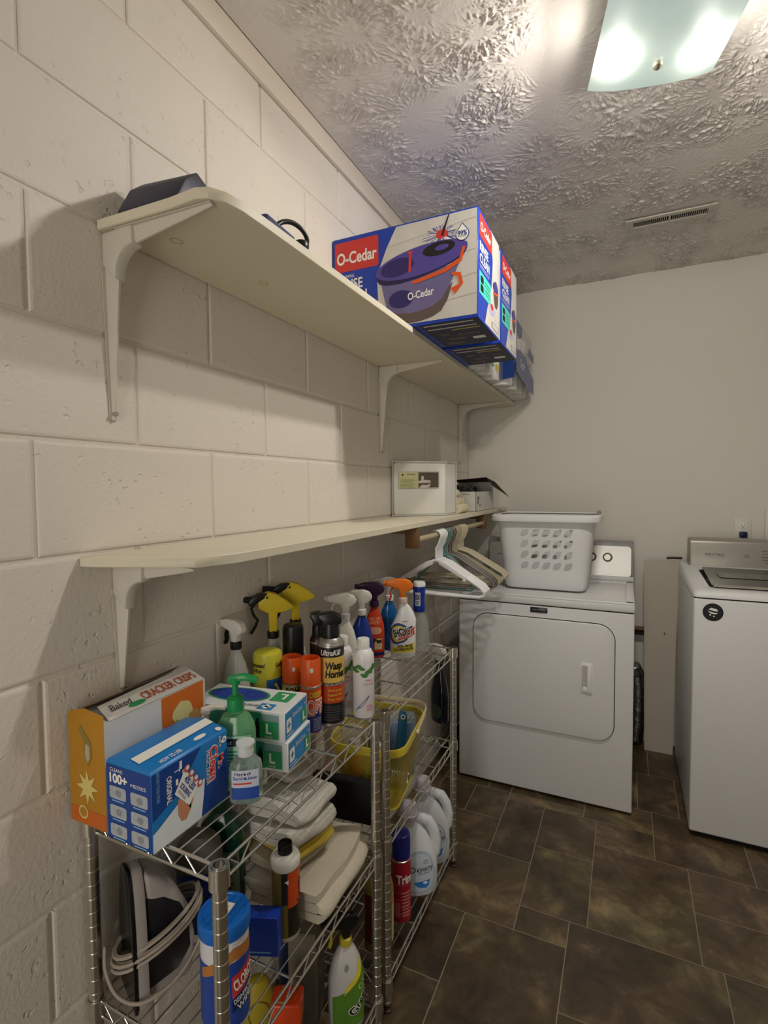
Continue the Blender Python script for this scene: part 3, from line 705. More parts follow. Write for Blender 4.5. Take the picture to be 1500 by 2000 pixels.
def washer():
    X0, W, Y0, D = 1.131, 0.70, 2.322, 0.66
    t = thing('washing_machine', 'white top loading washing machine with a dark glass lid', 'washing machine', (X0, Y0, 0))
    g = G(); g.box(0, W, 0, D, 0.022, 0.962, ENAMEL, bev=0.008, seg=3)
    for x in (0.06, W-0.06):
        for y in (0.06, D-0.06): g.cyl((x, y, 0), (x, y, 0.023), 0.02, BLACK)
    g.build('cabinet', t)
    g = G(); g.box(0.02, W-0.02, 0.02, D-0.02, 0.0015, 0.0215, DARK); g.build('under_gap_shade', t)  # dark box standing in for the shade in the gap under the cabinet
    g = G(); g.box(0.004, W-0.004, 0.004, D-0.004, 0.959, 0.967, DARK); g.build('seam', t)
    # top: raised white frame around the lid, rising to the back
    g = G()
    def top(x, y): return 0.990 + 0.03*y/D
    def ring(x0, x1, y0, y1, z, r=0.03):
        return [(a, b, (z if not callable(z) else z(a, b))) for a, b in rrect(x0, x1, y0, y1, r, 5)]
    rs = [ring(-0.001, W+0.001, -0.002, D, 0.966, 0.02), ring(0.0, W, 0.0, D, lambda a, b: top(a, b)-0.010, 0.02), ring(0.012, W-0.012, 0.016, D-0.01, lambda a, b: top(a, b), 0.02),
          ring(0.062, W-0.062, 0.062, D-0.14, lambda a, b: top(a, b)+0.002, 0.03), ring(0.068, W-0.068, 0.070, D-0.145, lambda a, b: top(a, b)-0.010, 0.03)]
    V = [[g.V(p) for p in r] for r in rs]; n = len(V[0])
    for a, b in zip(V, V[1:]):
        for i in range(n): g.F([a[i], a[(i+1) % n], b[(i+1) % n], b[i]], ENAMEL)
    g.F(V[-1][::-1], DARK); g.F(V[0], ENAMEL)
    g.build('top_frame', t, smooth=60)
    LG = mat('smoked_lid_glass', '#4b4a46', 0.12, var=0.05, scale=4, spec=0.7)
    g = G()
    def lidz(y): return 0.990 + 0.03*y/D + 0.001
    x0, x1, y0, y1 = 0.074, W-0.074, 0.078, D-0.15
    g.raw([(x0, y0+0.03, lidz(y0)+0.004), (x1, y0+0.03, lidz(y0)+0.004), (x1-0.01, y1, lidz(y1)+0.002), (x0+0.01, y1, lidz(y1)+0.002)], [(0, 1, 2, 3)], LG)
    g.box(x0, x1, y0, y1-0.004, 0.988, 0.9935, LG)
    g.raw([(x0+0.05, y0+0.19, lidz(y0+.19)+0.0046), (x1-0.05, y0+0.19, lidz(y0+.19)+0.0046), (x1-0.05, y0+0.30, lidz(y0+.3)+0.0046), (x0+0.05, y0+0.30, lidz(y0+.3)+0.0046)], [(0, 1, 2, 3)], mat('lid_window', '#6c6b66', 0.1))
    l = g.build('lid', t, recalc=False)
    g = G(); g.tube([(x0+0.004, y0+0.014, 0.9985), (x1-0.004, y0+0.014, 0.9985)], 0.012, CHROME, 12, flat=0.5, up=(0, 1, 0)); g.build('lid_trim', l)
    g = G(); WC = mat('washer_console_grey', '#9b978d', 0.35, metal=0.35)
    g.prism([(0.548, 1.005), (0.575, 1.135), (0.590, 1.146), (0.655, 1.146), (0.658, 1.0)], 0.035, W-0.02, WC, 'yz', bev=0.010, seg=3); cs = g.build('console', t)
    tl = math.atan2(0.027, 0.13); mp = plane_map((0.035, 0.548, 1.005), (1, 0, 0), (0, math.sin(tl), math.cos(tl)))
    g = G(); g.text('MAYTAG', 0.105, 0.068, 0.012, INK, mp, w=0.075, off=0.0012); g.text('COMMERCIAL TECHNOLOGY', 0.105, 0.055, 0.0045, PG, mp, w=0.075, off=0.0012)
    for u, v, s in ((0.305, 0.092, 'Normal'), (0.305, 0.078, 'Bulky'), (0.305, 0.064, 'Delicate'), (0.305, 0.050, 'Whites'), (0.31, 0.036, 'Rinse'), (0.235, 0.070, 'Start'), (0.235, 0.062, 'Pause')):
        g.text(s, u, v, 0.006, INK, mp, off=0.0012)
    g.build('panel_lettering', cs)
    g = G(); c0 = mp(0.362, 0.068, 0.0); nrm = (mp(0, 0, 1)-mp(0, 0, 0)).normalized()
    g.tube([c0, c0+nrm*0.010], 0.036, CHROME, 32); g.tube([c0+nrm*0.010, c0+nrm*0.03], 0.026, STEEL, 32, r1=0.024); g.build('knob', cs)
    # round sticker
    g = G(); mp = plane_map((0.065, -0.0005, 0.911), (1, 0, 0), (0, 0, 1))
    g.disc(0, 0, 0.0345, 0.0345, INK, mp, 0.0006, n=36)
    g.deco([(-0.015, 0.010), (-0.006, 0.017), (0.012, 0.013), (0.018, 0.005), (0.006, 0.004), (-0.004, 0.007)], PW, mp, 0.001)
    g.deco([(-0.018, 0.004), (-0.010, 0.002), (0.004, -0.002), (0.016, -0.002), (0.010, -0.007), (-0.006, -0.006)], PW, mp, 0.001)
    g.deco([(-0.012, -0.008), (-0.006, -0.009), (-0.006, -0.014), (-0.011, -0.013)], PW, mp, 0.001); g.deco([(0.000, -0.014), (0.006, -0.013), (0.006, -0.018), (0.001, -0.018)], PW, mp, 0.001)
    g.build('round_sticker', t)
washer()
def outlet():
    t = thing('wall_outlet', 'white double socket plate on the back wall behind the washer', 'outlet', (1.418, RY1, 1.178))
    g = G(); g.prism(rrect(-0.036, 0.036, -0.058, 0.058, 0.004), -0.006, -0.0005, WHITE2, 'xz', bev=0.002); pl = g.build('cover_plate', t)
    for dz in (-0.02, 0.02):
        g = G(); g.prism([(0.017*math.cos(a), dz+0.0145*math.sin(a)) for a in np.linspace(0, 2*PI, 25)[:-1]], -0.0085, -0.005, WHITE, 'xz', bev=0.0008)
        for s in (-1, 1): g.box(s*0.0065-0.001, s*0.0065+0.001, -0.0088, -0.008, dz+0.001, dz+0.009, INK)
        g.cyl((0, -0.0088, dz-0.006), (0, -0.008, dz-0.006), 0.0024, INK, 10); g.build('receptacle', pl)
    t = thing('power_plug', 'dark navy power plug in the lower socket on the back wall', 'plug', (1.418, RY1-0.009, 1.156))
    NV = mat('navy_rubber', '#17184a', 0.4)
    g = G(); g.prism(rrect(-0.016, 0.016, -0.016, 0.014, 0.007), -0.028, 0.0, NV, 'xz', bev=0.004); g.build('plug_body', t)
    g = G(); g.tube([(0, -0.022, -0.010), (0, -0.030, -0.03), (0.004, -0.030, -0.08), (0.0, -0.028, -0.20), (-0.01, -0.026, -0.6)], 0.0045, BLACK, 8); g.build('cord', t)
outlet()
def leaning_board():
    t = thing('drywall_panel', 'narrow off white panel leaning against the back wall between dryer and washer', 'panel', (0, 0, 0))
    g = G(); PB = mat('panel_board', '#b9b0a2', 0.7, var=0.05, scale=6); rnd = random.Random(2)
    topz = [(0.975+0.18*k/12, 1.004+0.012*k/12+rnd.uniform(-.003, .003)) for k in range(13)][::-1]
    g.prism([(0.990, 0.001), (1.122, 0.001), (1.126, 0.5)] + [(min(x, 1.128) if 0 else x*0.92+0.078, z) for x, z in topz], 3.000, 3.012, PB, 'xz')
    g.build('board_sheet', t)
    mpf = plane_map((0, 3.0, 0), (1, 0, 0), (0, 0, 1)); g = G(); g.disc(1.075, 0.635, 0.004, 0.009, mat('scuff', '#6f675c', 0.8), mpf, 0.0006, n=10); g.disc(1.02, 0.865, 0.002, 0.002, mat('scuff', '#6f675c'), mpf, 0.0006, n=8); g.build('scuff_mark', t)
leaning_board()
def duct():
    FO = mat('crinkled_foil', '#a8a8aa', 0.25, metal=1.0, var=0.3, scale=60, bump=1.0, bscale=70)
    g = G(); pts = [(0.945, 3.06, 0.02), (0.953, 3.06, 0.10), (0.957, 3.06, 0.2), (0.957, 3.06, 0.30), (0.95, 3.06, 0.38), (0.93, 3.05, 0.43)]
    P = []; n = 60
    for i in range(n+1):
        s = i/n*(len(pts)-1); k = min(int(s), len(pts)-2); f = s-k; P.append(tuple(Vector(pts[k]).lerp(Vector(pts[k+1]), f)))
    g.tube(P, lambda s: 0.038 + 0.005*math.sin(s*60*PI), FO, 20); g.noise(0.002, 40)
    tag(g.build('foil_duct', smooth=180), 'crumpled silver foil vent duct in the gap beside the dryer', 'duct')
    g = G(); g.box(0.86, 1.0, 3.06, 3.10, 0.60, 0.615, mat('black_rubber', '#141414', 0.6)); g.tube([(0.86, 3.08, 0.628), (1.0, 3.08, 0.628)], 0.013, WOOD, 12)
    tag(g.build('wooden_batten', recalc=True), 'brown wooden batten on the back wall seen between dryer and panel', 'batten')
    g = G(); g.tube([(1.08, 3.03, 1.026), (1.11, 3.03, 1.029), (1.15, 3.03, 1.029)], 0.006, BLACK, 10); tag(g.build('rubber_hose'), 'short black hose end lying on top of the panel by the washer', 'hose')
duct()

def boolean(obj, cutter):
    md = obj.modifiers.new('b', 'BOOLEAN'); md.object = cutter; md.operation = 'DIFFERENCE'; md.solver = 'EXACT'
    dg = bpy.context.evaluated_depsgraph_get(); dg.update()
    me = bpy.data.meshes.new_from_object(obj.evaluated_get(dg)); obj.modifiers.clear(); obj.data = me
    bpy.data.objects.remove(cutter)
    me.polygons.foreach_set('use_smooth', [True]*len(me.polygons)); me.set_sharp_from_angle(angle=R(35))
def laundry_basket():
    cx, cy, z0 = 0.537, 2.628, 0.9135
    t = thing('laundry_basket', 'white plastic laundry basket with leaf shaped holes on the dryer', 'basket', (cx, cy, z0), R(0.5))
    BM = mat('basket_plastic', '#dddedf', 0.4, var=0.015)
    hx0, hx1, hy0, hy1, H = 0.186, 0.224, 0.128, 0.158, 0.345
    g = G(); n = 28
    def prof(r, z): return r, z
    def lay(hx, hy, z, r=0.05): return [(a, b, z) for a, b in rrect(-hx, hx, -hy, hy, r, 7)]
    rs = [lay(hx0-0.03, hy0-0.03, 0.0, 0.03), lay(hx0-0.008, hy0-0.008, 0.002, 0.04), lay(hx0, hy0, 0.012, 0.045)]
    for k in range(1, 7):
        s = k/6; rs.append(lay(hx0+(hx1-hx0)*s, hy0+(hy1-hy0)*s, 0.012+(H-0.012)*s, 0.045+0.012*s))
    th = 0.0028
    for k in range(6, -1, -1):
        s = k/6; rs.append(lay(hx0+(hx1-hx0)*s-th, hy0+(hy1-hy0)*s-th, 0.012+(H-0.012)*s, 0.044+0.012*s))
    rs.append(lay(hx0-0.03, hy0-0.03, 0.004, 0.03))
    V = [[g.V(p) for p in r] for r in rs]; m = len(V[0])
    for a, b in zip(V, V[1:]):
        for i in range(m): g.F([a[i], a[(i+1) % m], b[(i+1) % m], b[i]], BM)
    g.F(V[0][::-1], BM); g.F(V[-1], BM)
    body = g.build('tub', t)
    c = G()
    for face in (-1, 1):
        for i in range(5):
            for j in range(4):
                x = -0.085+0.049*i; z = 0.115+0.052*j
                L = [(-0.020, -0.018), (-0.017, 0.002), (-0.006, 0.016), (0.018, 0.020), (0.017, 0.000), (0.006, -0.015)]
                L2 = []
                for q in range(6):
                    p0, p1, p2, p3 = [Vector(L[(q+d) % 6]) for d in (-1, 0, 1, 2)]
                    sharp = q in (0, 3); sharp2 = (q+1) % 6 in (0, 3)
                    L2 += [tuple(p1), tuple((p1+p2)/2 + (p1+p2-p0-p3)*0.06)]
                a, b = (0.1, 0.2) if face > 0 else (-0.2, -0.1)
                c.prism([(x+u*0.95, z+v*0.95) for u, v in L2], a, b, BM, 'xz')
    co = c.build('cut', smooth=180); co.parent = t
    bpy.context.view_layer.update(); boolean(body, co)
    g = G(); a = rrect(-hx1-0.020, hx1+0.020, -hy1-0.018, hy1+0.018, 0.065, 8); nn = len(a)
    sec = [(0.0, -0.018), (0.004, -0.020), (0.006, -0.012), (0.004, 0.004), (-0.004, 0.011), (-0.018, 0.012), (-0.020, 0.006), (-0.006, 0.002), (0.0, -0.004)]
    rings = []
    for i, (x, y) in enumerate(a):
        p, q = Vector(a[(i-1) % nn]), Vector(a[(i+1) % nn]); T = (q-p).normalized(); N = Vector((T.y, -T.x))
        rise = 0.004*math.exp(-(y/0.07)**2) if abs(x) > hx1 else 0
        rings.append([g.V((x+N.x*d, y+N.y*d, H+e+rise)) for d, e in sec])
    for i in range(nn):
        r1, r2 = rings[i], rings[(i+1) % nn]
        for k in range(len(sec)): g.F([r1[k], r2[k], r2[(k+1) % len(sec)], r1[(k+1) % len(sec)]], BM)
    g.build('rim', t)
    GR = mat('taupe_grip', '#8b8276', 0.6)
    for s in (-1, 1):
        g = G(); g.tube([(s*(hx1+0.010), -0.075+0.15*k/8, H+0.006+0.015*math.sin(PI*k/8)) for k in range(9)], 0.008, GR, 10); g.build('grip', t)
laundry_basket()

# ------------------------------------------------------------------ chrome wire racks
def wire_rack(label, y0, y1, seed=0):
    x0, x1 = 0.022, 0.325
    t = thing('wire_rack', label, 'wire rack', (0, 0, 0))
    FOOT = mat('rack_foot', '#3a1512', 0.5)
    for x in (x0, x1):
        for y in (y0, y1):
            g = G(); prof = [(0, 0.022), (0.0118, 0.022)]
            z = 0.03
            while z < 0.812:
                prof += [(0.0118, z-0.004), (0.0118, z-0.0008), (0.0112, z), (0.0118, z+0.0008), (0.0118, z+0.004)]; z += 0.0254
            prof += [(0.0118, 0.8198), (0.0095, 0.8198), (0.0095, 0.800), (0, 0.800)]
            g.lathe(prof, CHROME, 16, c=(x, y)); p = g.build('post', t, smooth=25)
            g = G(); g.lathe([(0, 0.0), (0.013, 0.0), (0.014, 0.006), (0.006, 0.010), (0.006, 0.024), (0, 0.024)], FOOT, 14, c=(x, y)); g.build('levelling_foot', p)
    for zs in (0.820, 0.475, 0.090):
        g = G(); r = 0.0029; zt = zs-0.005; zb = zs-0.033
        for x in (x0, x1):
            for z in (zt, zb): g.tube([(x, y0+0.012, z), (x, y1-0.012, z)], r, CHROME, 8)
        for y in (y0, y1):
            for z in (zt, zb): g.tube([(x0+0.012, y, z), (x1-0.012, y, z)], r, CHROME, 8)
        for x in (x0, x1):
            n = 9; pts = [(x, y0+0.02+(y1-y0-0.04)*k/(2*n), zt if k % 2 == 0 else zb) for k in range(2*n+1)]; g.tube(pts, 0.0014, CHROME, 6)
        for y in (y0, y1):
            n = 5; pts = [(x0+0.02+(x1-x0-0.04)*k/(2*n), y, zt if k % 2 == 0 else zb) for k in range(2*n+1)]; g.tube(pts, 0.0014, CHROME, 6)
        nw = 11
        for k in range(1, nw): g.tube([(x0+(x1-x0)*k/nw, y0, zs-0.0016), (x0+(x1-x0)*k/nw, y1, zs-0.0016)], 0.0015, CHROME, 6)
        for k in (1, 2): g.tube([(x0, y0+(y1-y0)*k/3, zs-0.0055), (x1, y0+(y1-y0)*k/3, zs-0.0055)], 0.0024, CHROME, 6)
        s = g.build('wire_shelf', t)
        for x in (x0, x1):
            for y in (y0, y1):
                g = G(); g.lathe([(0.0125, zs-0.036), (0.0165, zs-0.036), (0.0160, zs-0.002), (0.0125, zs-0.002)], CHROME, 16, c=(x, y), close=True); g.build('corner_collar', s)
    return t
wire_rack('nearer chrome wire rack by the left wall, holding boxes and spray cans', 0.585, 1.130)
wire_rack('farther chrome wire rack beside the dryer, holding the yellow basket', 1.190, 1.772)
T1, T2, T3 = 0.8201, 0.4751, 0.0901

# ------------------------------------------------------------------ boxes and their print
def carton(g, x0, x1, y0, y1, z0, z1, m, bev=0.0012): g.box(x0, x1, y0, y1, z0, z1, m, bev=bev, seg=1)
SK = mat('skin_print', '#c98a6a', 0.5); TEAL = mat('teal_print', '#4fd0c4', 0.45); PURP = mat('purple_print', '#4b3f8f', 0.4); PURPD = mat('dark_purple_print', '#251d4a', 0.4); GREY = mat('floor_print', '#cfccc6', 0.5, var=0.12, scale=20)
GREYB = mat('brown_grey_print', '#5f524c', 0.5)
def mop_art(g, mp, W, H):
    P = lambda a, b: (a*W, b*H)
    g.deco([P(0.47, 0.985), P(0.995, 0.985), P(0.995, 0.03), P(0.42, 0.03), P(0.34, 0.25), P(0.33, 0.55), P(0.40, 0.80)], GREY, mp, 0.0004)
    for a in (0.12, 0.3, 0.52, 0.8):
        g.deco([P(0.40, a), P(0.99, a+0.10), P(0.99, a+0.108), P(0.40, a+0.006)], mat('plank_line_print', '#b3aea6', 0.5), mp, 0.0006)
    g.deco([(0.018*W+a*0.325*W, 0.655*H+b*0.30*H) for a, b in rrect(0, 1, 0, 1, 0.06, 3)], RED, mp, 0.0006)
    g.text('O-Cedar', 0.182*W, 0.79*H, 0.036, PW, mp, w=0.145, bold=0.025, off=0.001)
    g.text('EASYWRING', 0.05*W, 0.605*H, 0.010, PW, mp, w=0.055, off=0.001, align='L')
    g.text('RINSE', 0.04*W, 0.525*H, 0.031, PW, mp, w=0.090, bold=0.02, off=0.001, align='L'); g.text('CLEAN', 0.04*W, 0.40*H, 0.031, PW, mp, w=0.105, bold=0.02, off=0.001, align='L')
    g.text('SPIN MOP & BUCKET SYSTEM', 0.04*W, 0.31*H, 0.008, PW, mp, w=0.11, off=0.001, align='L')
    # mop head: strands round a red hub, black handle
    rnd = random.Random(1)
    for k in range(170):
        a = rnd.uniform(0, 2*PI); r0, r1 = 0.01, rnd.uniform(0.034, 0.056)
        c = (0.765*W, 0.815*H); da = 0.05
        g.deco([(c[0]+r0*math.cos(a-da), c[1]+0.70*r0*math.sin(a-da)), (c[0]+r1*math.cos(a-da/2), c[1]-0.006+0.62*r1*math.sin(a-da/2)), (c[0]+r1*math.cos(a+da/2), c[1]-0.006+0.62*r1*math.sin(a+da/2)), (c[0]+r0*math.cos(a+da), c[1]+0.62*r0*math.sin(a+da))],
               PURP if k % 2 == 0 else PW, mp, 0.0008+k*1e-6)
    g.deco([P(0.735, 0.80), P(0.765, 0.775), P(0.815, 0.79), P(0.815, 0.83), P(0.78, 0.865), P(0.745, 0.85)], RED, mp, 0.0012)
    g.deco([P(0.768, 0.80), P(0.785, 0.80), P(0.825, 0.985), P(0.818, 0.985)], INK, mp, 0.0014)
    # bucket
    g.deco([P(0.355, 0.50), P(0.385, 0.30), P(0.40, 0.22), P(0.43, 0.17), P(0.50, 0.135), P(0.58, 0.125), P(0.66, 0.135), P(0.73, 0.165), P(0.79, 0.24), P(0.84, 0.38), P(0.885, 0.52)], mat('purple_grey_print', '#6f6796', 0.4), mp, 0.0008)
    g.deco([P(0.395, 0.24), P(0.405, 0.14), P(0.43, 0.085), P(0.48, 0.05), P(0.55, 0.035), P(0.63, 0.04), P(0.71, 0.065), P(0.77, 0.11), P(0.81, 0.20), P(0.845, 0.36), P(0.82, 0.33), P(0.78, 0.23), P(0.72, 0.17), P(0.64, 0.14), P(0.56, 0.13), P(0.48, 0.145), P(0.43, 0.175)], GREYB, mp, 0.0010)
    g.deco([P(0.328, 0.57), P(0.330, 0.50), P(0.35, 0.46), P(0.40, 0.435), P(0.50, 0.43), P(0.62, 0.45), P(0.74, 0.49), P(0.84, 0.535), P(0.91, 0.58), P(0.935, 0.64), P(0.935, 0.70), P(0.80, 0.70), P(0.34, 0.60)], PURPD, mp, 0.0011)
    def ell(cx, cy, rx, ry, rot, m, off):
        c, s = math.cos(R(rot)), math.sin(R(rot))
        g.deco([((cx*W+rx*W*math.cos(a)*c-ry*H*math.sin(a)*s), (cy*H+rx*W*math.cos(a)*s+ry*H*math.sin(a)*c)) for a in np.linspace(0, 2*PI, 61)[:-1]], m, mp, off)
    ell(0.63, 0.615, 0.31, 0.135, 7, mat('purple_lid_print', '#55489a', 0.35), 0.0012)
    ell(0.475, 0.59, 0.115, 0.085, 6, mat('dark_violet_print', '#2f2768', 0.35), 0.0014); ell(0.755, 0.69, 0.105, 0.062, 4, INK, 0.0014); ell(0.775, 0.695, 0.045, 0.025, 4, mat('purple_lid_print', '#55489a'), 0.0015)
    g.deco([P(0.575, 0.43), P(0.59, 0.40), P(0.80, 0.46), P(0.90, 0.53), P(0.925, 0.66), P(0.905, 0.66), P(0.885, 0.56), P(0.78, 0.49)], ORG, mp, 0.0017)
    g.deco([P(0.545, 0.72), P(0.585, 0.72), P(0.575, 0.69), P(0.570, 0.52), P(0.553, 0.52), P(0.558, 0.69)], RED, mp, 0.0017)
    g.deco([P(0.83, 0.30), P(0.885, 0.33), P(0.875, 0.40), P(0.84, 0.42), P(0.84, 0.45), P(0.895, 0.43), P(0.91, 0.33), P(0.86, 0.24)], ORG, mp, 0.0015)
    ell(0.50, 0.28, 0.085, 0.085, 0, mat('dark_violet_print', '#2f2768'), 0.0013)
    g.text('O-Cedar', 0.635*W, 0.30*H, 0.022, PW, mp, w=0.085, bold=0.02, off=0.0017, rot=4)
    # 99 drop
    drop = [(0.905, 0.88)] + [(0.905+0.043*math.cos(a)*1.0, 0.775+0.062*math.sin(a)) for a in np.linspace(0.7, 0.7-2*PI+1.75, 16)]
    g.deco([P(*q) for q in drop], BLUE, mp, 0.0012); c = (0.905, 0.785)
    g.deco([P(c[0]+(q[0]-c[0])*0.88, c[1]+(q[1]-c[1])*0.88) for q in drop], PW, mp, 0.0014); g.text('99%', 0.905*W, 0.785*H, 0.014, BLUE, mp, w=0.028, bold=0.02, off=0.0018); g.text('REMOVES', 0.905*W, 0.755*H, 0.004, BLUE, mp, off=0.0018)
def mop_side(g, mp, W, H):
    P = lambda a, b: (a*W, b*H)
    g.deco([P(0.55, 0.985), P(0.985, 0.985), P(0.985, 0.02), P(0.30, 0.02), P(0.42, 0.2), P(0.60, 0.45), P(0.66, 0.7)], GREY, mp, 0.0004)
    g.deco([(0.06*W+a*0.56*W, 0.76*H+b*0.21*H) for a, b in rrect(0, 1, 0, 1, 0.08, 3)], RED, mp, 0.0006)
    g.text('O-Cedar', 0.33*W, 0.865*H, 0.024, PW, mp, w=0.125, bold=0.02, off=0.001)
    g.text('RINSE', 0.07*W, 0.675*H, 0.026, PW, mp, w=0.10, bold=0.02, off=0.001, align='L'); g.text('CLEAN', 0.07*W, 0.57*H, 0.026, PW, mp, w=0.115, bold=0.02, off=0.001, align='L')
    g.rect(0.07*W, 0.52*W, 0.500*H, 0.504*H, PW, mp, 0.0008); g.rect(0.07*W, 0.48*W, 0.478*H, 0.482*H, PW, mp, 0.0008)
    g.rect(0.05*W, 0.56*W, 0.24*H, 0.445*H, TEAL, mp, 0.0007)
    for b in (0.29, 0.37): g.deco([(0.10*W+a*0.13*W, b*H-0.02*H+c*0.065*H) for a, c in rrect(0, 1, 0, 1, 0.2, 2)], INK, mp, 0.001)
    for b in (0.29, 0.32, 0.36, 0.39): g.rect(0.27*W, 0.52*W, b*H, (b+0.009)*H, GREEN, mp, 0.001)
    g.disc(0.82*W, 0.42*H, 0.12*W, 0.14*H, GREYB, mp, 0.0008); g.disc(0.80*W, 0.48*H, 0.14*W, 0.06*H, PURP, mp, 0.001); g.deco([P(0.68, 0.42), P(0.94, 0.46), P(0.94, 0.44), P(0.68, 0.40)], ORG, mp, 0.0012)
    g.disc(0.62*W, 0.22*H, 0.15*W, 0.05*H, mat('strand_print', '#b9b5d6', 0.5), mp, 0.0009); g.disc(0.62*W, 0.25*H, 0.07*W, 0.03*H, RED, mp, 0.0011)
    g.rect(0.62*W, 0.95*W, 0.05*H, 0.11*H, INK, mp, 0.0006); g.rect(0.64*W, 0.93*W, 0.055*H, 0.105*H, GREY, mp, 0.0009)
def mop_box(label, x, y, D, grp=True):
    W, H = 0.486, 0.316; z = 1.8962
    t = thing('mop_bucket_box', label, 'box', (x, y, z), 0, 'boxed spin mop sets on the upper shelf')
    CB = mat('royal_blue_carton', '#1b3fae', 0.35, var=0.25, scale=3.2)
    g = G(); carton(g, 0, W, 0, D, 0, H, CB); g.build('carton', t)
    g = G(); mop_art(g, plane_map((0, 0, 0), (1, 0, 0), (0, 0, 1)), W, H); g.build('front_print', t, recalc=False)
    g = G(); mop_side(g, plane_map((W, 0, 0), (0, 1, 0), (0, 0, 1)), D, H); g.build('side_print', t, recalc=False)
    g = G(); mp = plane_map((0.30, 0, 0), (0, 1, 0), (1, 0, 0)); W2 = 0.186
    NB = mat('charcoal_navy_print', '#22264a', 0.5)
    g.rect(0.004, D-0.004, 0.0, W2-0.002, NB, mp, 0.0004)
    for a in (0.06, 0.2): g.rect(D*a, D*(a+0.035), 0.01, W2-0.02, GREY, mp, 0.0008)
    for a, b, c in ((0.42, 0.03, 0.06), (0.47, 0.09, 0.15), (0.62, 0.04, 0.10), (0.80, 0.02, 0.08)): g.rect(D*a, D*(a+0.09), b, c, GREYB, mp, 0.0008)
    g.rect(D*0.30, D*0.325, 0.08, 0.17, YEL, mp, 0.0008); g.rect(D*0.66, D*0.76, 0.12, 0.16, PW, mp, 0.0008); g.text('GET THE', D*0.52, 0.12, 0.012, PW, mp, rot=90)
    g.build('bottom_print', t, recalc=False)
    return t
mop_box('nearer blue boxed mop and bucket set on the upper shelf', 0.004, 1.492, 0.272)
mop_box('second blue boxed mop and bucket set, behind the first', 0.004, 1.792, 0.270)

def paper_pack(label, x0, x1, y0, y1, z0, nz, kind):
    t = thing('paper_roll_pack', label, 'paper roll pack', (0, 0, 0), 0, 'wrapped paper rolls on the upper shelf')
    ROLL = mat('roll_paper', '#efece6', 0.9, var=0.03); WRAP = clear_mat('roll_wrap', '#f2f4f6', 0.86, 0.15); BL = mat('blue_wrap_print', '#1d3d86', 0.25, var=0.15, scale=10)
    r = 0.056; g = G(); nx = max(1, int((x1-x0)/(2*r))); ny = max(1, int((y1-y0)/(2*r)))
    for k in range(nz):
        for i in range(nx):
            for j in range(ny):
                cx = x0+(x1-x0)*(i+0.5)/nx; cy = y0+(y1-y0)*(j+0.5)/ny; z = z0+k*0.105
                g.lathe([(0.018, z+0.003), (r*0.93, z+0.003), (r, z+0.008), (r, z+0.097), (r*0.93, z+0.102), (0.018, z+0.102), (0.018, z+0.003)], ROLL, 18, c=(cx, cy))
    g.build('roll_block', t)
    H = nz*0.105+0.006
    g = G(); a = rrect(x0-0.003, x1+0.003, y0-0.003, y1+0.003, 0.05, 4)
    g.prism(a, z0-0.0002, z0+H, WRAP, 'xy', bev=0.01); 
    from mathutils import noise as N
    for v in g.bm.verts:
        if v.co.z > z0+0.01: v.co += N.noise_vector(v.co*22)*0.003
    w = g.build('plastic_wrap', t)
    g = G(); mp = plane_map((x1+0.0045, y0, z0), (0, 1, 0), (0, 0, 1)); L = y1-y0
    if kind == 'blue':
        q = H/0.321
        g.deco([(L*0.0, 0.06*q), (L*0.5, 0.035*q), (L, 0.02*q), (L*0.98, 0.11*q), (L*0.7, 0.13*q), (L*0.5, 0.175*q), (L*0.2, 0.18*q), (0, 0.165*q)], BL, mp, 0.003)
        g.deco([(0, 0.24*q), (L*0.12, 0.225*q), (L*0.28, 0.25*q), (L*0.3, 0.30*q), (0, 0.305*q)], BL, mp, 0.003); g.deco([(L*0.6, 0.20*q), (L*0.98, 0.19*q), (L*0.99, 0.235*q), (L*0.7, 0.25*q)], BL, mp, 0.003)
        g.text('Soft', L*0.32, 0.12*q, 0.045, PW, mp, w=0.13, shear=0.3, off=0.004)
        mp2 = plane_map((x0, y0-0.0045, z0), (1, 0, 0), (0, 0, 1)); W = x1-x0
        g.deco([(W*0.72, 0.02), (W, 0.03), (W, H*0.5), (W*0.8, H*0.4)], BL, mp2, 0.003)
    else:
        mp2 = plane_map((x0, y0-0.0045, z0), (1, 0, 0), (0, 0, 1)); W = x1-x0
        LG = mat('light_green_print', '#a9c98c', 0.5)
        for m_, q in ((GREEN, 0.0), (LG, 0.004)): g.rect(W*0.55+q, W*0.95-q, 0.03+q, 0.075-q, m_, mp2, 0.003+q*0.1)
        g.rect(L*0.03, L*0.38, 0.028, 0.080, GREEN, mp, 0.003); g.rect(L*0.045, L*0.365, 0.033, 0.075, LG, mp, 0.0036); g.text('12', L*0.10, 0.054, 0.022, PW, mp, off=0.004)
        g.rect(L*0.45, L*0.6, 0.02, 0.05, YEL, mp, 0.003)
    g.build('wrap_print', t, recalc=False)
paper_pack('white paper roll pack with a green label behind the mop boxes', 0.08, 0.350, 2.110, 2.500, 1.8965, 1, 'green')
paper_pack('large blue and white paper roll pack in the far shelf corner', 0.07, 0.395, 2.520, 3.02, 1.8965, 3, 'blue')
paper_pack('small blue printed roll pack on top of the green labelled one', 0.12, 0.350, 2.15, 2.490, 2.016, 1, 'blue')

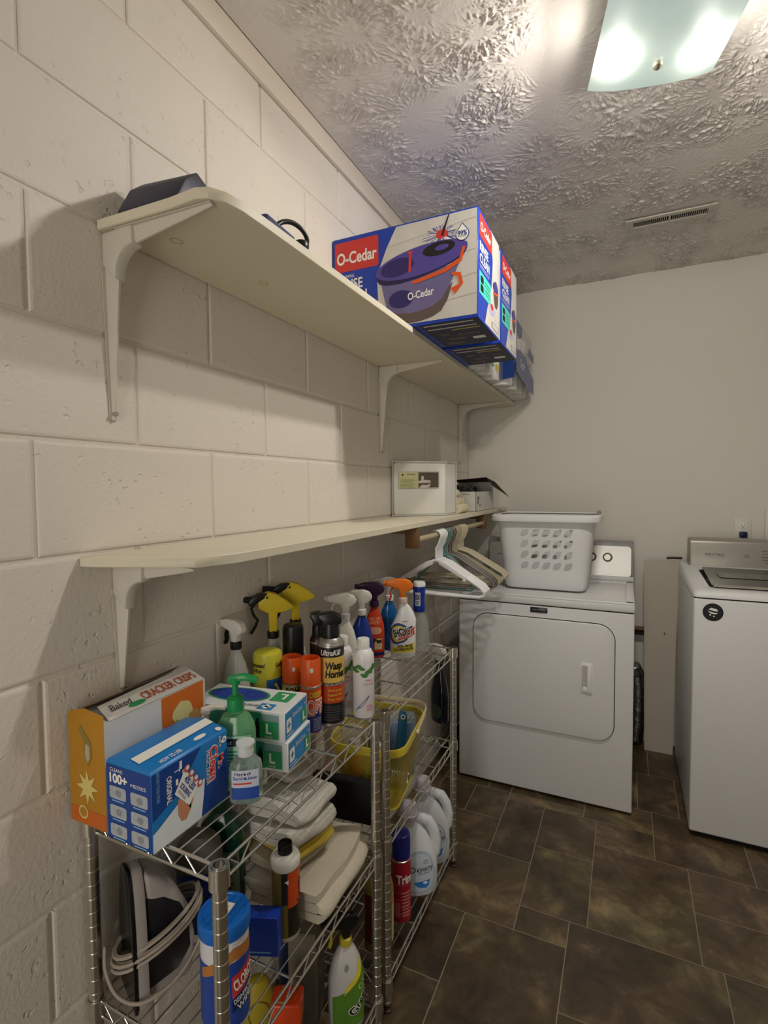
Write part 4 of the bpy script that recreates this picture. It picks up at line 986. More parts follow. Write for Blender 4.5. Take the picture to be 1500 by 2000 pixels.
# dark case and cord at the near end of the upper shelf
t = thing('tool_case', 'dark navy plastic case lying at the near end of the upper shelf', 'case', (0.075, 0.735, 1.8962), R(8))
g = G(); g.prism([(-0.070, 0), (0.09, 0), (0.09, 0.04), (0.075, 0.066), (-0.005, 0.092), (-0.040, 0.062), (-0.070, 0.010)][::1], -0.04, 0.085, mat('navy_case', '#23243c', 0.5), 'yz', bev=0.003)
g.build('case_body', t)
g = G(); g.box(0.0, 0.05, 0.088, 0.096, 0.010, 0.026, BLACK, bev=0.002); g.build('latch', t)
t = thing('folded_tarp', 'flat dark blue folded item beside the case on the upper shelf', 'tarp', (0.10, 0.93, 1.8962), R(4))
g = G(); g.box(-0.06, 0.13, -0.09, 0.02, 0, 0.055, mat('blue_grey_cloth', '#3f4668', 0.8, bump=0.3, bscale=80), bev=0.01, seg=3); g.noise(0.004, 25)
for v in g.bm.verts: v.co.z = max(0.0005, v.co.z)
g.build('cloth_fold', t)
t = thing('hose_fixture', 'small chrome and black fixture with a looped black hose on the upper shelf', 'fixture', (0.19, 1.035, 1.8962), R(10))
g = G(); g.lathe([(0, 0.0), (0.028, 0.0), (0.030, 0.012), (0.020, 0.03), (0.014, 0.05), (0.012, 0.072), (0, 0.076)], mat('white_grey_metal', '#c8c8c4', 0.3, metal=0.4), 20); g.build('fixture_body', t)
g = G(); g.tube(smooth_path([(0.0, 0.0, 0.055), (0.012, 0.006, 0.085), (0.006, -0.01, 0.105), (-0.01, -0.035, 0.112), (-0.025, -0.06, 0.10), (-0.03, -0.08, 0.07), (-0.03, -0.085, 0.03), (-0.03, -0.085, 0.008)]), 0.0055, BLACK, 10); g.build('hose', t)
g = G(); g.lathe([(0.0, 0.068), (0.017, 0.068), (0.018, 0.074), (0.015, 0.082), (0, 0.083)], BLACK, 16); g.build('cap', t)

# ------------------------------------------------------------------ builders for bottles and cans
def printed(t, body, prof, fn, sx=1, sy=1, p=2, name='label', ang0=0.0):
    g = G(); fn(g, body_map(prof, sx, sy, p, ang0)); return g.build(name, t, recalc=False)
STEP = (0.006, 0.010)
def trigger_head(t, z0, head, trig, collar, s=1.0, nozzle=None, style='std'):
    """pump head with the nozzle towards -x, sitting on a neck at z0"""
    def S(pts): return [(a*s, z0+b*s) for a, b in pts]
    g = G(); prof = [(0.0, z0)]
    g.lathe([(0, z0-0.002*s), (0.0155*s, z0-0.002*s), (0.0165*s, z0+0.004*s), (0.0160*s, z0+0.016*s), (0.012*s, z0+0.019*s), (0, z0+0.019*s)], collar, 24); g.build('collar', t)
    g = G()
    if style == 'std':
        pts = [(0.010, 0.018), (0.012, 0.036), (0.022, 0.040), (0.034, 0.050), (0.036, 0.060), (0.028, 0.074), (0.008, 0.082), (-0.030, 0.081), (-0.056, 0.075), (-0.058, 0.058), (-0.034, 0.052), (-0.016, 0.046), (-0.010, 0.034), (-0.010, 0.018)]
        g.prism(S(pts), -0.0115*s, 0.0115*s, head, 'xz', bev=0.004*s, seg=3)
        h = g.build('spray_head', t)
        g = G(); g.tube([(-0.056*s, 0, z0+0.067*s), (-0.067*s, 0, z0+0.066*s)], 0.0085*s, nozzle or head, 14); g.build('nozzle', h)
        g = G(); g.tube([(-0.026*s, 0, z0+0.054*s), (-0.038*s, 0, z0+0.046*s), (-0.042*s, 0, z0+0.034*s), (-0.040*s, 0, z0+0.020*s), (-0.046*s, 0, z0+0.006*s)], 0.0035*s, trig, 8, flat=2.2, up=(1, 0, 0)); g.build('trigger', t)
    elif style == 'long':
        pts = [(0.010, 0.015), (0.011, 0.066), (0.030, 0.068), (0.052, 0.075), (0.056, 0.080), (0.036, 0.098), (0.010, 0.117), (-0.012, 0.124), (-0.030, 0.118), (-0.040, 0.104), (-0.038, 0.080), (-0.012, 0.066), (-0.011, 0.015)]
        g.prism(S(pts), -0.013*s, 0.013*s, head, 'xz', bev=0.0045*s, seg=3); h = g.build('spray_head', t)
        g = G(); g.prism(S([(-0.012, 0.122), (-0.040, 0.119), (-0.058, 0.108), (-0.066, 0.094), (-0.056, 0.088), (-0.040, 0.096), (-0.022, 0.108)]), -0.0145*s, 0.0145*s, trig, 'xz', bev=0.003*s)
        g.tube([(-0.052*s, 0, z0+0.103*s), (-0.078*s, 0, z0+0.106*s), (-0.088*s, 0, z0+0.106*s)], 0.0085*s, trig, 12)
        g.cyl((-0.016*s, -0.0150*s, z0+0.110*s), (-0.016*s, 0.0150*s, z0+0.110*s), 0.006*s, head, 14); g.cyl((-0.016*s, -0.0155*s, z0+0.110*s), (-0.016*s, 0.0155*s, z0+0.110*s), 0.003*s, trig, 10); g.build('nozzle', h)
        g = G(); g.tube([(-0.046*s, 0, z0+0.096*s), (-0.056*s, 0, z0+0.080*s), (-0.050*s, 0, z0+0.062*s), (-0.040*s, 0, z0+0.048*s), (-0.046*s, 0, z0+0.032*s), (-0.058*s, 0, z0+0.014*s)], 0.0042*s, trig, 8, flat=2.2, up=(1, 0, 0)); g.build('trigger', t)
def pump_head(t, z0, m, s=1.0):
    g = G(); g.lathe([(0, z0), (0.0155*s, z0), (0.016*s, z0+0.003*s), (0.0155*s, z0+0.022*s), (0.010*s, z0+0.027*s), (0.0055*s, z0+0.029*s), (0.0055*s, z0+0.050*s), (0, z0+0.05*s)], m, 24); c = g.build('pump_collar', t)
    g = G(); g.lathe([(0, z0+0.048*s), (0.009*s, z0+0.049*s), (0.010*s, z0+0.060*s), (0, z0+0.064*s)], m, 18)
    g.prism([(-0.014*s, z0+0.052*s), (0.020*s, z0+0.056*s), (0.040*s, z0+0.050*s), (0.043*s, z0+0.053*s), (0.040*s, z0+0.060*s), (0.018*s, z0+0.067*s), (-0.012*s, z0+0.064*s)], -0.008*s, 0.008*s, m, 'xz', bev=0.003*s); g.build('pump_spout', t)
def spray_bottle(label, x, y, z, body_m, head, trig, collar, H=0.20, r=0.042, sx=1.0, sy=0.62, s=1.0, style='std', rot=0, fn=None, group=None, prof=None, p=2.4, noz=None, name='spray_bottle', liquid=None):
    t = thing(name, label, 'spray bottle', (x, y, z), toward(x, y, rot), group)
    prof = prof or [(0, 0), (r*0.9, 0), (r, 0.006), (r, H*0.5), (r*0.96, H*0.62), (r*0.72, H*0.80), (r*0.42, H*0.93), (0.0125, H*0.96), (0.0125, H), (0, H)]
    g = G(); g.lathe(prof, body_m, 28, sx, sy, p=p); b = g.build('bottle_body', t, smooth=60)
    if liquid:
        lp = [(q[0]*0.95 if q[0] else 0, min(q[1]+0.002, H*0.45)) for q in prof if q[1] < H*0.45]+[(r*0.94, H*0.45), (0, H*0.45)]; g = G(); g.lathe(lp, liquid, 24, sx*0.98, sy*0.96, p=p); g.build('liquid', t)
    trigger_head(t, H, head, trig, collar, s, noz, style)
    if fn: printed(t, b, prof, fn, sx, sy, p)
    return t
def spray_can(label, x, y, z, body_fn, r, H, capm, cap_kind='dome', rot=0, group=None, base=None, name='aerosol_can', cap_h=0.055, body=None):
    t = thing(name, label, 'spray can', (x, y, z), toward(x, y, rot), group)
    prof = [(0, 0.002), (r*0.88, 0.0), (r, 0.004), (r, H-0.016), (r*0.93, H-0.008), (r*0.72, H), (0, H)]
    g = G(); g.lathe(prof, body or STEEL, 32, mf=(lambda i: (base or STEEL) if i < 2 else (body or STEEL))); g.lathe([(r-0.001, H-0.019), (r+0.0008, H-0.018), (r+0.0008, H-0.014), (r-0.001, H-0.013)], STEEL, 32, close=True); b = g.build('can_body', t)
    g = G()
    if cap_kind == 'dome': g.lathe([(0, H-0.010), (r*0.96, H-0.010), (r*0.97, H+cap_h-0.012), (r*0.90, H+cap_h-0.003), (r*0.75, H+cap_h), (0, H+cap_h)], capm, 32)
    elif cap_kind == 'notched':
        g.lathe([(0, H-0.010), (r*0.96, H-0.010), (r*0.97, H+cap_h-0.006), (r*0.88, H+cap_h), (r*0.80, H+cap_h), (r*0.78, H+cap_h-0.015), (0, H+cap_h-0.018)], capm, 32)
    g2 = None
    if cap_kind == 'gun':
        g.lathe([(0, H-0.004), (r*0.66, H-0.004), (r*0.70, H+0.010), (r*0.62, H+0.034), (0, H+0.036)], capm, 28)
        g.prism([(-r*0.55, H+0.024), (-r*0.62, H+0.040), (-r*0.95, H+0.050), (-r*0.88, H+0.058), (r*0.2, H+0.062), (r*0.80, H+0.052), (r*0.86, H+0.036), (r*0.55, H+0.030)], -0.016, 0.016, capm, 'xz', bev=0.004)
    g.build('cap', t)
    if cap_kind == 'notched':
        h = G(); h.disc(r*0.1, H+cap_h*0.52, 0.004, 0.006, WHITE2, body_map([(r*0.965, H-.01), (r*0.97, H+cap_h)]), 0.0004, STEP); h.build('spray_button', t, recalc=False)
    if body_fn: printed(t, b, prof, body_fn)
    return t
def band(g, mp, r, z0, z1, m, off=0.0003, half=1.0):
    L = PI*r*half; g.rect(-L, L, z0, z1, m, mp, off, STEP)
def lines(g, mp, u0, u1, v0, v1, n, m, off=0.0007):
    rnd = random.Random(int(u0*1e5)+n)
    for k in range(n):
        v = v1-(v1-v0)*(k+0.5)/n; h = (v1-v0)/n*0.24; g.rect(u0, u0+(u1-u0)*rnd.uniform(0.7, 1), v-h, v+h, m, mp, off, STEP)

# ------------------------------------------------------------------ nearer rack, top shelf
# cracker box
t = thing('cracker_box', 'tall white and orange snack cracker box with its top torn open, against the wall', 'box', (0.008, 0.560, T1))
OR = mat('amber_carton', '#b4801f', 0.5, var=0.2, scale=7); BW = mat('white_carton', '#cfcfcf', 0.45, var=0.04); BRI = mat('kraft_inside', '#a58a63', 0.8)
g = G(); W, D, H = 0.094, 0.228, 0.188
fs = g.box(0, W, 0, D, 0, H, BW)
for f in fs:
    c = f.calc_center_median()
    if c.y < 0.001: f.material_index = g.mi(OR)
g.build('carton', t)
g = G(); g.raw([(0, 0, H), (W, 0, H), (W-0.006, 0.004, H+0.010), (0.04, 0.004, H+0.016), (0.0, 0.003, H+0.006)], [(0, 1, 2, 3, 4)], OR)
g.raw([(0, 0.01, H+0.001), (0, D, H+0.001), (0.030, D, H+0.020), (0.034, 0.03, H+0.014)], [(0, 1, 2, 3)], BRI); g.raw([(W, 0.01, H+0.001), (W, D-0.002, H+0.001), (0.045, D-0.004, H+0.020), (0.05, 0.02, H+0.014)], [(0, 3, 2, 1)], mat('white_flap', '#dcdad6', 0.5))
f_ = g.build('top_flap', t, recalc=False)
g = G(); mp = plane_map((W, 0.0, H+0.001), (0, 1, 0), (-0.042, 0, 0.016)); g.text('CRACKER CRISPS', 0.155, 0.022, 0.020, mat('rust_print', '#b5562e', 0.5), mp, w=0.125, bold=0.02, off=0.001); g.text('Baked', 0.05, 0.025, 0.016, INK, mp, w=0.045, shear=0.3); g.disc(0.075, 0.012, 0.018, 0.006, GREEN, mp, 0.0008)
g.build('flap_lettering', t, recalc=False)
g = G(); mp = plane_map((W, 0, 0), (0, 1, 0), (0, 0, 1)); OP = mat('deep_orange_print', '#d06a1c', 0.5)
bowl = [(0.118, 0.186), (0.222, 0.187), (0.222, 0.13)] + [(0.17+0.052*math.cos(R(a)), 0.137+0.055*math.sin(R(a))) for a in range(-20, -170, -12)] + [(0.118, 0.14)]
g.deco(bowl, OP, mp, 0.0005)
rnd = random.Random(9); CR = mat('pale_cracker_print', '#d9cf8f', 0.6); CR2 = mat('brown_cracker_print', '#b98d55', 0.6)
for (u, v, r, m_, o_) in ((0.168, 0.140, 0.027, CR, 0.0009), (0.196, 0.118, 0.020, CR2, 0.0011), (0.150, 0.118, 0.014, CR2, 0.0013)):
    g.deco([(u+r*rnd.uniform(.82, 1.05)*math.cos(2*PI*k/14), v+r*rnd.uniform(.82, 1.05)*math.sin(2*PI*k/14)) for k in range(14)], m_, mp, o_)
mpn = plane_map((0, 0, 0), (1, 0, 0), (0, 0, 1))
g.build('side_print', t, recalc=False)
g = G(); AM = mat('dull_olive_print', '#8c7a3a', 0.6); PY = mat('pale_yellow_print', '#d8c777', 0.6)
g.deco([(0.028, 0.168), (0.034, 0.176), (0.046, 0.163), (0.060, 0.150), (0.062, 0.125), (0.052, 0.105), (0.042, 0.12), (0.040, 0.15)], AM, mpn, 0.0006)
g.deco([(0.046, 0.146), (0.056, 0.142), (0.056, 0.12), (0.050, 0.112), (0.044, 0.125)], mat('pale_scoop_print', '#b9a98a', 0.6), mpn, 0.0008)
g.deco([(0.047+(0.012 if k % 2 else 0.029)*math.cos(2*PI*k/16), 0.068+(0.014 if k % 2 else 0.031)*math.sin(2*PI*k/16)) for k in range(16)], PY, mpn, 0.0006)
g.rect(0.001, W-0.001, 0.001, 0.028, mat('orange_band_print', '#c5641c', 0.5), mpn, 0.0004)
g.disc(0.035, 0.022, 0.012, 0.012, PY, mpn, 0.0007); g.disc(0.035, 0.022, 0.009, 0.009, OR, mpn, 0.0009)
g.build('end_print', t, recalc=False)
# cleaning pad box
t = thing('cleaning_pad_box', 'bright blue box of white cleaning sponges with a white stripe on its top', 'box', (0.110, 0.556, T1))
CB = mat('sky_blue_carton', '#1a7cc9', 0.35, var=0.12, scale=6); W, D, H = 0.106, 0.170, 0.128
DB = mat('deep_blue_print', '#15408f', 0.4)
g = G(); g.prism([(0, 0), (W, 0), (W, H), (W-0.004, H+0.004), (0.05, H+0.014), (0.004, H+0.006), (0, H)], 0, D, CB, 'xz', bev=0.001); g.build('carton', t)
g = G(); th = math.atan2(0.010, W-0.054); mp = plane_map((W-0.002, 0, H+0.004), (0, 1, 0), (-(W-0.054), 0, 0.010))
g.rect(0.004, D-0.002, 0.030, 0.050, PW, mp, 0.0012); g.text('HOW TO USE:', 0.05, 0.010, 0.008, PW, mp, w=0.045, bold=0.02); g.disc(0.118, 0.014, 0.014, 0.005, PW, mp, 0.0008); g.disc(D-0.012, 0.008, 0.006, 0.006, PW, mp, 0.0008)
g.build('top_print', t, recalc=False)
g = G(); mp = plane_map((W, 0, 0), (0, 1, 0), (0, 0, 1)); U = lambda u, v: (u*D, v*H)
g.deco([U(0, 0.995), U(0.62, 0.995), U(0.30, 0.55), U(0.0, 0.40)], DB, mp, 0.0005)
g.deco([U(0.72, 0.55), U(0.995, 0.75), U(0.995, 0.02), U(0.55, 0.02), U(0.60, 0.42)], DB, mp, 0.0005)
g.deco([U(0.0, 0.0), U(0.60, 0.0), U(0.64, 0.30), U(0.66, 0.52), U(0.50, 0.50), U(0.30, 0.42), U(0.08, 0.28), U(0, 0.24)], mat('white_shirt_print', '#dfe6ea', 0.5, var=0.05, scale=40), mp, 0.0007)
g.deco([U(0.30, 0.46), U(0.36, 0.54), U(0.40, 0.34), U(0.47, 0.40), U(0.46, 0.24), U(0.40, 0.14), U(0.34, 0.16), U(0.30, 0.28)], SK, mp, 0.0010)
g.deco([U(0.47, 0.44), U(0.50, 0.36), U(0.46, 0.24), U(0.42, 0.32)], SK, mp, 0.0010)
g.deco([U(0.26, 0.58), U(0.39, 0.82), U(0.58, 0.52), U(0.44, 0.30)], PW, mp, 0.0012)
for k in range(4): g.disc((0.42+0.055*k)*D, (0.82-0.105*k)*H, 0.0065, 0.0065, mat('bubble_print', '#c96a62', 0.5), mp, 0.0014); g.disc((0.427+0.055*k)*D, (0.828-0.105*k)*H, 0.0035, 0.0035, PW, mp, 0.0016)
g.text('40% LESS', 0.455*D, 0.60*H, 0.0095, BLUE, mp, w=0.034, rot=-56, bold=0.03, off=0.0015); g.text('SCRUBBING', 0.395*D, 0.545*H, 0.0075, BLUE, mp, w=0.034, rot=-56, bold=0.03, off=0.0015); lines_ = g.text('PER SPONGE', 0.350*D, 0.51*H, 0.004, BLUE, mp, w=0.025, rot=-56, off=0.0015)
g.text('Mr.', 0.895*D, 0.62*H, 0.013, PW, mp, rot=-90, bold=0.06, off=0.0009); g.text('Mr.', 0.895*D, 0.62*H, 0.013, RED, mp, rot=-90, bold=0.02, off=0.0012)
g.text('Clean', 0.79*D, 0.66*H, 0.019, PW, mp, w=0.064, rot=-90, bold=0.06, off=0.0009); g.text('Clean', 0.79*D, 0.66*H, 0.019, RED, mp, w=0.060, rot=-90, bold=0.02, off=0.0012)
g.text('MAGIC ERASER', 0.705*D, 0.64*H, 0.008, PW, mp, w=0.062, rot=-90, off=0.001)
g.text('ORIGINAL', 0.20*D, 0.68*H, 0.010, PW, mp, w=0.046, rot=-90, bold=0.02, off=0.001); g.text('9', 0.93*D, 0.90*H, 0.017, PW, mp, rot=-90, bold=0.03, off=0.001); g.text('PADS', 0.885*D, 0.90*H, 0.006, PW, mp, rot=-90, off=0.001)
g.rect(0.33*D, 0.36*D, 0.86*H, 0.97*H, PW, mp, 0.0008); g.text('T', 0.30*D, 0.87*H, 0.012, PW, mp, rot=-90, off=0.001); g.text('B', 0.40*D, 0.80*H, 0.012, PW, mp, rot=-90, off=0.001); g.rect(0.28*D, 0.31*D, 0.68*H, 0.76*H, PW, mp, 0.0008)
g.text('REMOVES TOUGH MESSES', 0.07*D, 0.80*H, 0.006, mat('pale_blue_print', '#7fb6e2', 0.5), mp, w=0.05, rot=-90); g.build('front_print', t, recalc=False)
g = G(); mp = plane_map((0, 0, 0), (1, 0, 0), (0, 0, 1)); U = lambda u, v: (u*W, v*H)
g.rect(0.001, W-0.001, 0.001, H-0.001, DB, mp, 0.0004); g.text('CLEANS', 0.10*W, 0.93*H, 0.006, PW, mp, align='L', off=0.001); g.text('100+', 0.09*W, 0.825*H, 0.015, PW, mp, w=0.042, bold=0.04, align='L', off=0.001); g.text('MESSES', 0.56*W, 0.80*H, 0.006, PW, mp, w=0.035, align='L', off=0.001)
GP = mat('pale_photo_print', '#a9b0b8', 0.5, var=0.25, scale=90)
for i in range(2):
    for j in range(3):
        x0, y0 = (0.08+0.47*i)*W, (0.55-0.25*j)*H
        g.deco([(x0+a*0.37*W, y0+b*0.165*H) for a, b in rrect(0, 1, 0, 1, 0.15, 3)], GP, mp, 0.0008); g.rect(x0+0.05*W, x0+0.32*W, y0-0.035*H, y0-0.018*H, mat('pale_blue_print', '#7fb6e2'), mp, 0.0008)
        g.disc(x0+0.2*W, y0+0.08*H, 0.007, 0.006, PG, mp, 0.001)
g.build('end_print', t, recalc=False)

# hand soap, sanitizer, lotion
SOAP = clear_mat('green_soap', '#63b673', 0.30, 0.1)
t = thing('soap_bottle', 'green liquid soap pump bottle with a green pump', 'soap bottle', (0.200, 0.769, T1), toward(0.200, 0.769, -15))
prof = [(0, 0), (0.034, 0), (0.037, 0.006), (0.038, 0.105), (0.035, 0.122), (0.026, 0.138), (0.0135, 0.142), (0.0135, 0.152), (0, 0.152)]
g = G(); g.lathe(prof, mat('green_soap_plastic', '#7cc48d', 0.15, trans=0.45), 32, 1.0, 0.62, p=2.6); b = g.build('bottle_body', t)
pump_head(t, 0.148, mat('bright_green_plastic', '#1f9150', 0.3), 1.05)
def f_soap(g, mp):
    g.rect(-0.030, 0.030, 0.02, 0.105, mat('clear_green_label', '#a9d8b8', 0.4), mp, 0.0004, STEP)
    g.rect(-0.028, 0.028, 0.085, 0.100, INK, mp, 0.0007, STEP); lines(g, mp, -0.026, 0.024, 0.030, 0.078, 7, GREEN)
    g.text('Hand Soap', 0, 0.0925, 0.008, PW, mp, w=0.045, step=STEP, off=0.001)
printed(t, b, prof, f_soap, 1, .62, 2.6)
t = thing('hand_sanitizer', 'small clear hand sanitizer bottle with a blue label, before the soap', 'bottle', (0.252, 0.735, T1), toward(0.252, 0.735, -6))
prof = [(0, 0), (0.027, 0), (0.030, 0.005), (0.030, 0.062), (0.028, 0.072), (0.016, 0.083), (0.012, 0.086), (0.012, 0.090), (0, 0.09)]
g = G(); g.lathe(prof, mat('clear_gel', '#dfe7ea', 0.08, trans=0.85, ior=1.3), 28, 1.0, 0.6, p=2.8); b = g.build('bottle_body', t)
g = G(); g.lathe([(0, 0.086), (0.0145, 0.086), (0.015, 0.089), (0.0145, 0.104), (0.017, 0.106), (0.017, 0.110), (0, 0.111)], mat('frosted_cap', '#d5dbde', 0.4), 22); g.build('cap', t)
def f_san(g, mp):
    g.rect(-0.020, 0.020, 0.010, 0.064, mat('pale_label', '#c9cfe2', 0.4), mp, 0.0004, STEP); g.rect(-0.020, 0.020, 0.010, 0.032, mat('cobalt_print', '#2b50a8', 0.4), mp, 0.0007, STEP)
    g.text('Hand', -0.004, 0.058, 0.006, INK, mp, step=STEP); g.text('Sanitizer', 0, 0.050, 0.006, BLUE, mp, w=0.032, step=STEP); g.rect(-0.016, 0.006, 0.038, 0.041, RED, mp, 0.0008, STEP)
printed(t, b, prof, f_san, 1, .6, 2.8)
t = thing('lotion_bottle', 'white pump bottle between the cracker box and the green soap', 'pump bottle', (0.131, 0.762, T1), toward(0.131, 0.762, 8))
prof = [(0, 0), (0.020, 0), (0.022, 0.005), (0.022, 0.072), (0.020, 0.084), (0.012, 0.09), (0.012, 0.097), (0, 0.097)]
g = G(); g.lathe(prof, WHITE2, 26, 1, 0.7); g.build('bottle_body', t); pump_head(t, 0.088, WHITE2, 0.85)

# glove boxes
def glove_box(label, x, y, z, rz):
    L, D, H = 0.222, 0.110, 0.0625
    t = thing('glove_box', label, 'box', (x, y, z), R(rz), 'stacked boxes of gloves')
    CBX = mat('glove_carton', '#e3e7ea', 0.4, var=0.02); MB = mat('medical_blue_print', '#2a86c6', 0.4); GRN = mat('medical_green_print', '#2f9e63', 0.4)
    g = G(); carton(g, -L, 0, 0, D, 0, H, CBX); g.build('carton', t)
    g = G(); mp = plane_map((-L, 0, 0), (1, 0, 0), (0, 0, 1))
    g.rect(0.01, L-0.012, 0.006, H-0.006, mat('grey_teal_print', '#8ba5a8', 0.4, var=0.2, scale=15), mp, 0.0004); g.rect(0.0, 0.17, 0.004, H-0.004, mat('teal_green_print', '#2e8f7c', 0.4, var=0.2), mp, 0.0006)
    g.deco([(0.150, 0.006), (0.156, 0.04), (0.162, 0.05), (0.166, 0.03), (0.172, 0.006)], INK, mp, 0.0008); g.rect(L-0.056, L-0.014, 0.006, 0.042, GRN, mp, 0.0009); g.text('L', L-0.035, 0.027, 0.020, PW, mp, bold=0.03, off=0.0012); g.text('LARGE', L-0.035, 0.010, 0.004, PW, mp, off=0.0012)
    g.build('long_side_print', t, recalc=False)
    g = G(); mp = plane_map((0, 0, 0), (0, 1, 0), (0, 0, 1))
    g.rect(0.004, D-0.004, 0.004, H-0.004, MB, mp, 0.0004); g.deco([(0.008+a*0.022, 0.016+b*0.028) for a, b in rrect(0, 1, 0, 1, 0.15, 3)], PW, mp, 0.0007)
    g.rect(0.017, 0.021, 0.022, 0.038, MB, mp, 0.001); g.rect(0.012, 0.026, 0.028, 0.032, MB, mp, 0.001)
    g.text('SensiCare', 0.058, 0.044, 0.011, PW, mp, w=0.046, off=0.001, shear=0.15); g.rect(D-0.032, D-0.006, 0.006, 0.036, GRN, mp, 0.0008); g.text('L', D-0.019, 0.022, 0.018, PW, mp, bold=0.04, off=0.0012)
    g.rect(0.010, 0.04, 0.009, 0.011, PW, mp, 0.0008); g.text('+', D-0.013, 0.046, 0.010, PW, mp, off=0.001); g.build('end_print', t, recalc=False)
    g = G(); mp = plane_map((0, D, H), (-1, 0, 0), (0, -1, 0)); mp0 = plane_map((-L, 0, H), (1, 0, 0), (0, 1, 0))
    def el(cx, cy, rx, ry, m_, o_): g.disc(cx, cy, rx, ry, m_, mp0, o_, n=36)
    el(0.080, 0.064, 0.075, 0.036, GRN, 0.0005); el(0.080, 0.064, 0.069, 0.031, mat('glove_nitrile', '#1e3f9c', 0.5, var=0.5, scale=60, bump=0.8, bscale=60), 0.0008)
    g.rect(L-0.062, L-0.018, 0.050, 0.098, GRN, mp0, 0.0006); g.text('L', L-0.040, 0.074, 0.026, PW, mp0, rot=180, bold=0.03, off=0.001)
    g.text('SensiCare', 0.125, 0.017, 0.014, mat('slate_print', '#4b5a64', 0.5), mp0, w=0.070, rot=180, shear=0.1); g.rect(L-0.068, L-0.034, 0.006, 0.034, MB, mp0, 0.0006); g.rect(L-0.055, L-0.047, 0.010, 0.030, PW, mp0, 0.0009); g.rect(L-0.062, L-0.040, 0.017, 0.023, PW, mp0, 0.0009)
    g.build('top_print', t, recalc=False)
glove_box('lower white blue and green box of large gloves in the stack of two', 0.272, 0.838, T1, 9.0)
glove_box('upper white blue and green box of gloves with blue gloves in its oval opening', 0.268, 0.834, T1+0.0628, 9.5)

# translucent bottle with white trigger, yellow trigger sprayers
CLR = clear_mat('milky_plastic', '#d9d9d2', 0.38, 0.3); CLEAR = clear_mat('clear_plastic', '#e2e6e6', 0.80, 0.06)
YP = mat('yellow_plastic', '#d9bf2a', 0.35, var=0.04)
spray_bottle('milky white spray bottle with a white and black head, standing behind the glove boxes', 0.043, 0.950, T1, CLR, WHITE2, BLACK, BLACK, H=0.198, r=0.033, sy=0.85, s=0.85, rot=-52, group='bottles at the back of the top shelf')
spray_bottle('nearer of two sprayers with a yellow and black trigger head', 0.050, 1.085, T1, CLR, YP, BLACK, BLACK, H=0.190, r=0.031, sy=0.9, s=0.98, style='long', rot=5, group='yellow headed sprayers')
spray_bottle('farther of two sprayers with a yellow and black trigger head', 0.068, 1.160, T1, CLR, YP, BLACK, BLACK, H=0.205, r=0.028, sy=0.9, s=0.98, style='long', rot=5, group='yellow headed sprayers')
def f_yel(g, mp):
    g.rect(-0.004, 0.055, 0.005, 0.118, mat('deep_cyan_print', '#1b6fa8', 0.4), mp, 0.0004, STEP); g.rect(0.0, 0.051, 0.009, 0.114, mat('blue_sun_print', '#1f4f9e', 0.4), mp, 0.0006, STEP)
    for k in range(9):
        a = R(100+k*22); g.deco([(0.046, 0.06), (0.046+0.055*math.cos(a-.05), 0.06+0.055*math.sin(a-.05)), (0.046+0.055*math.cos(a+.05), 0.06+0.055*math.sin(a+.05))], YEL, mp, 0.0008, STEP) if abs(0.046+0.055*math.cos(a)) < 0.052 else None
    g.text('Guaranteed', -0.030, 0.153, 0.0105, INK, mp, w=0.046, shear=0.2, bold=0.02, step=STEP); g.text('To Work', -0.030, 0.139, 0.0105, INK, mp, w=0.030, shear=0.2, bold=0.02, step=STEP)
    g.text('Guaranteed', 0.042, 0.152, 0.0105, INK, mp, w=0.046, shear=0.2, bold=0.02, step=STEP); g.text('Pro', 0.034, 0.025, 0.022, YEL, mp, bold=0.03, step=STEP); lines(g, mp, -0.045, -0.008, 0.02, 0.075, 7, mat('dull_yellow_ink', '#a59a2c', 0.5))
t = thing('insecticide_bottle', 'bright yellow cylinder bottle with guaranteed to work printed near its top', 'bottle', (0.088, 1.012, T1), toward(0.088, 1.012))
prof = [(0, 0), (0.034, 0), (0.036, 0.004), (0.036, 0.168), (0.034, 0.176), (0.028, 0.180), (0, 0.181)]
g = G(); g.lathe(prof, mat('lemon_plastic', '#c9c238', 0.35, var=0.03), 36); b = g.build('bottle_body', t); printed(t, b, prof, f_yel)
def f_bomb(g, mp):
    band(g, mp, 0.026, 0.075, 0.106, YEL); g.text('BOMB', 0.004, 0.091, 0.018, INK, mp, w=0.042, bold=0.03, step=STEP); g.text('G', 0.006, 0.05, 0.024, mat('gold_print', '#c9a83a', 0.4), mp, bold=0.03, step=STEP); g.text('RAP', 0.004, 0.025, 0.014, YEL, mp, step=STEP)
spray_can('orange capped fogger can with a yellow band, beside the yellow bottle', 0.152, 1.026, T1, f_bomb, 0.026, 0.118, mat('orange_cap_plastic', '#d9571d', 0.35), 'notched', body=mat('black_can', '#17130f', 0.3), cap_h=0.052, group='spray cans on the near rack')
spray_can('tall black spray can with a black ribbed cap behind the fogger can', 0.112, 1.087, T1, None, 0.028, 0.165, BLACK, 'dome', body=mat('maroon_black_can', '#2a0f0e', 0.3), cap_h=0.065, group='spray cans on the near rack')
spray_can('black gun topped spray can at the back beside the wall', 0.168, 1.118, T1, None, 0.022, 0.20, BLACK, 'gun', rot=0, body=mat('maroon_black_can', '#2a0f0e'), group='spray cans on the near rack')
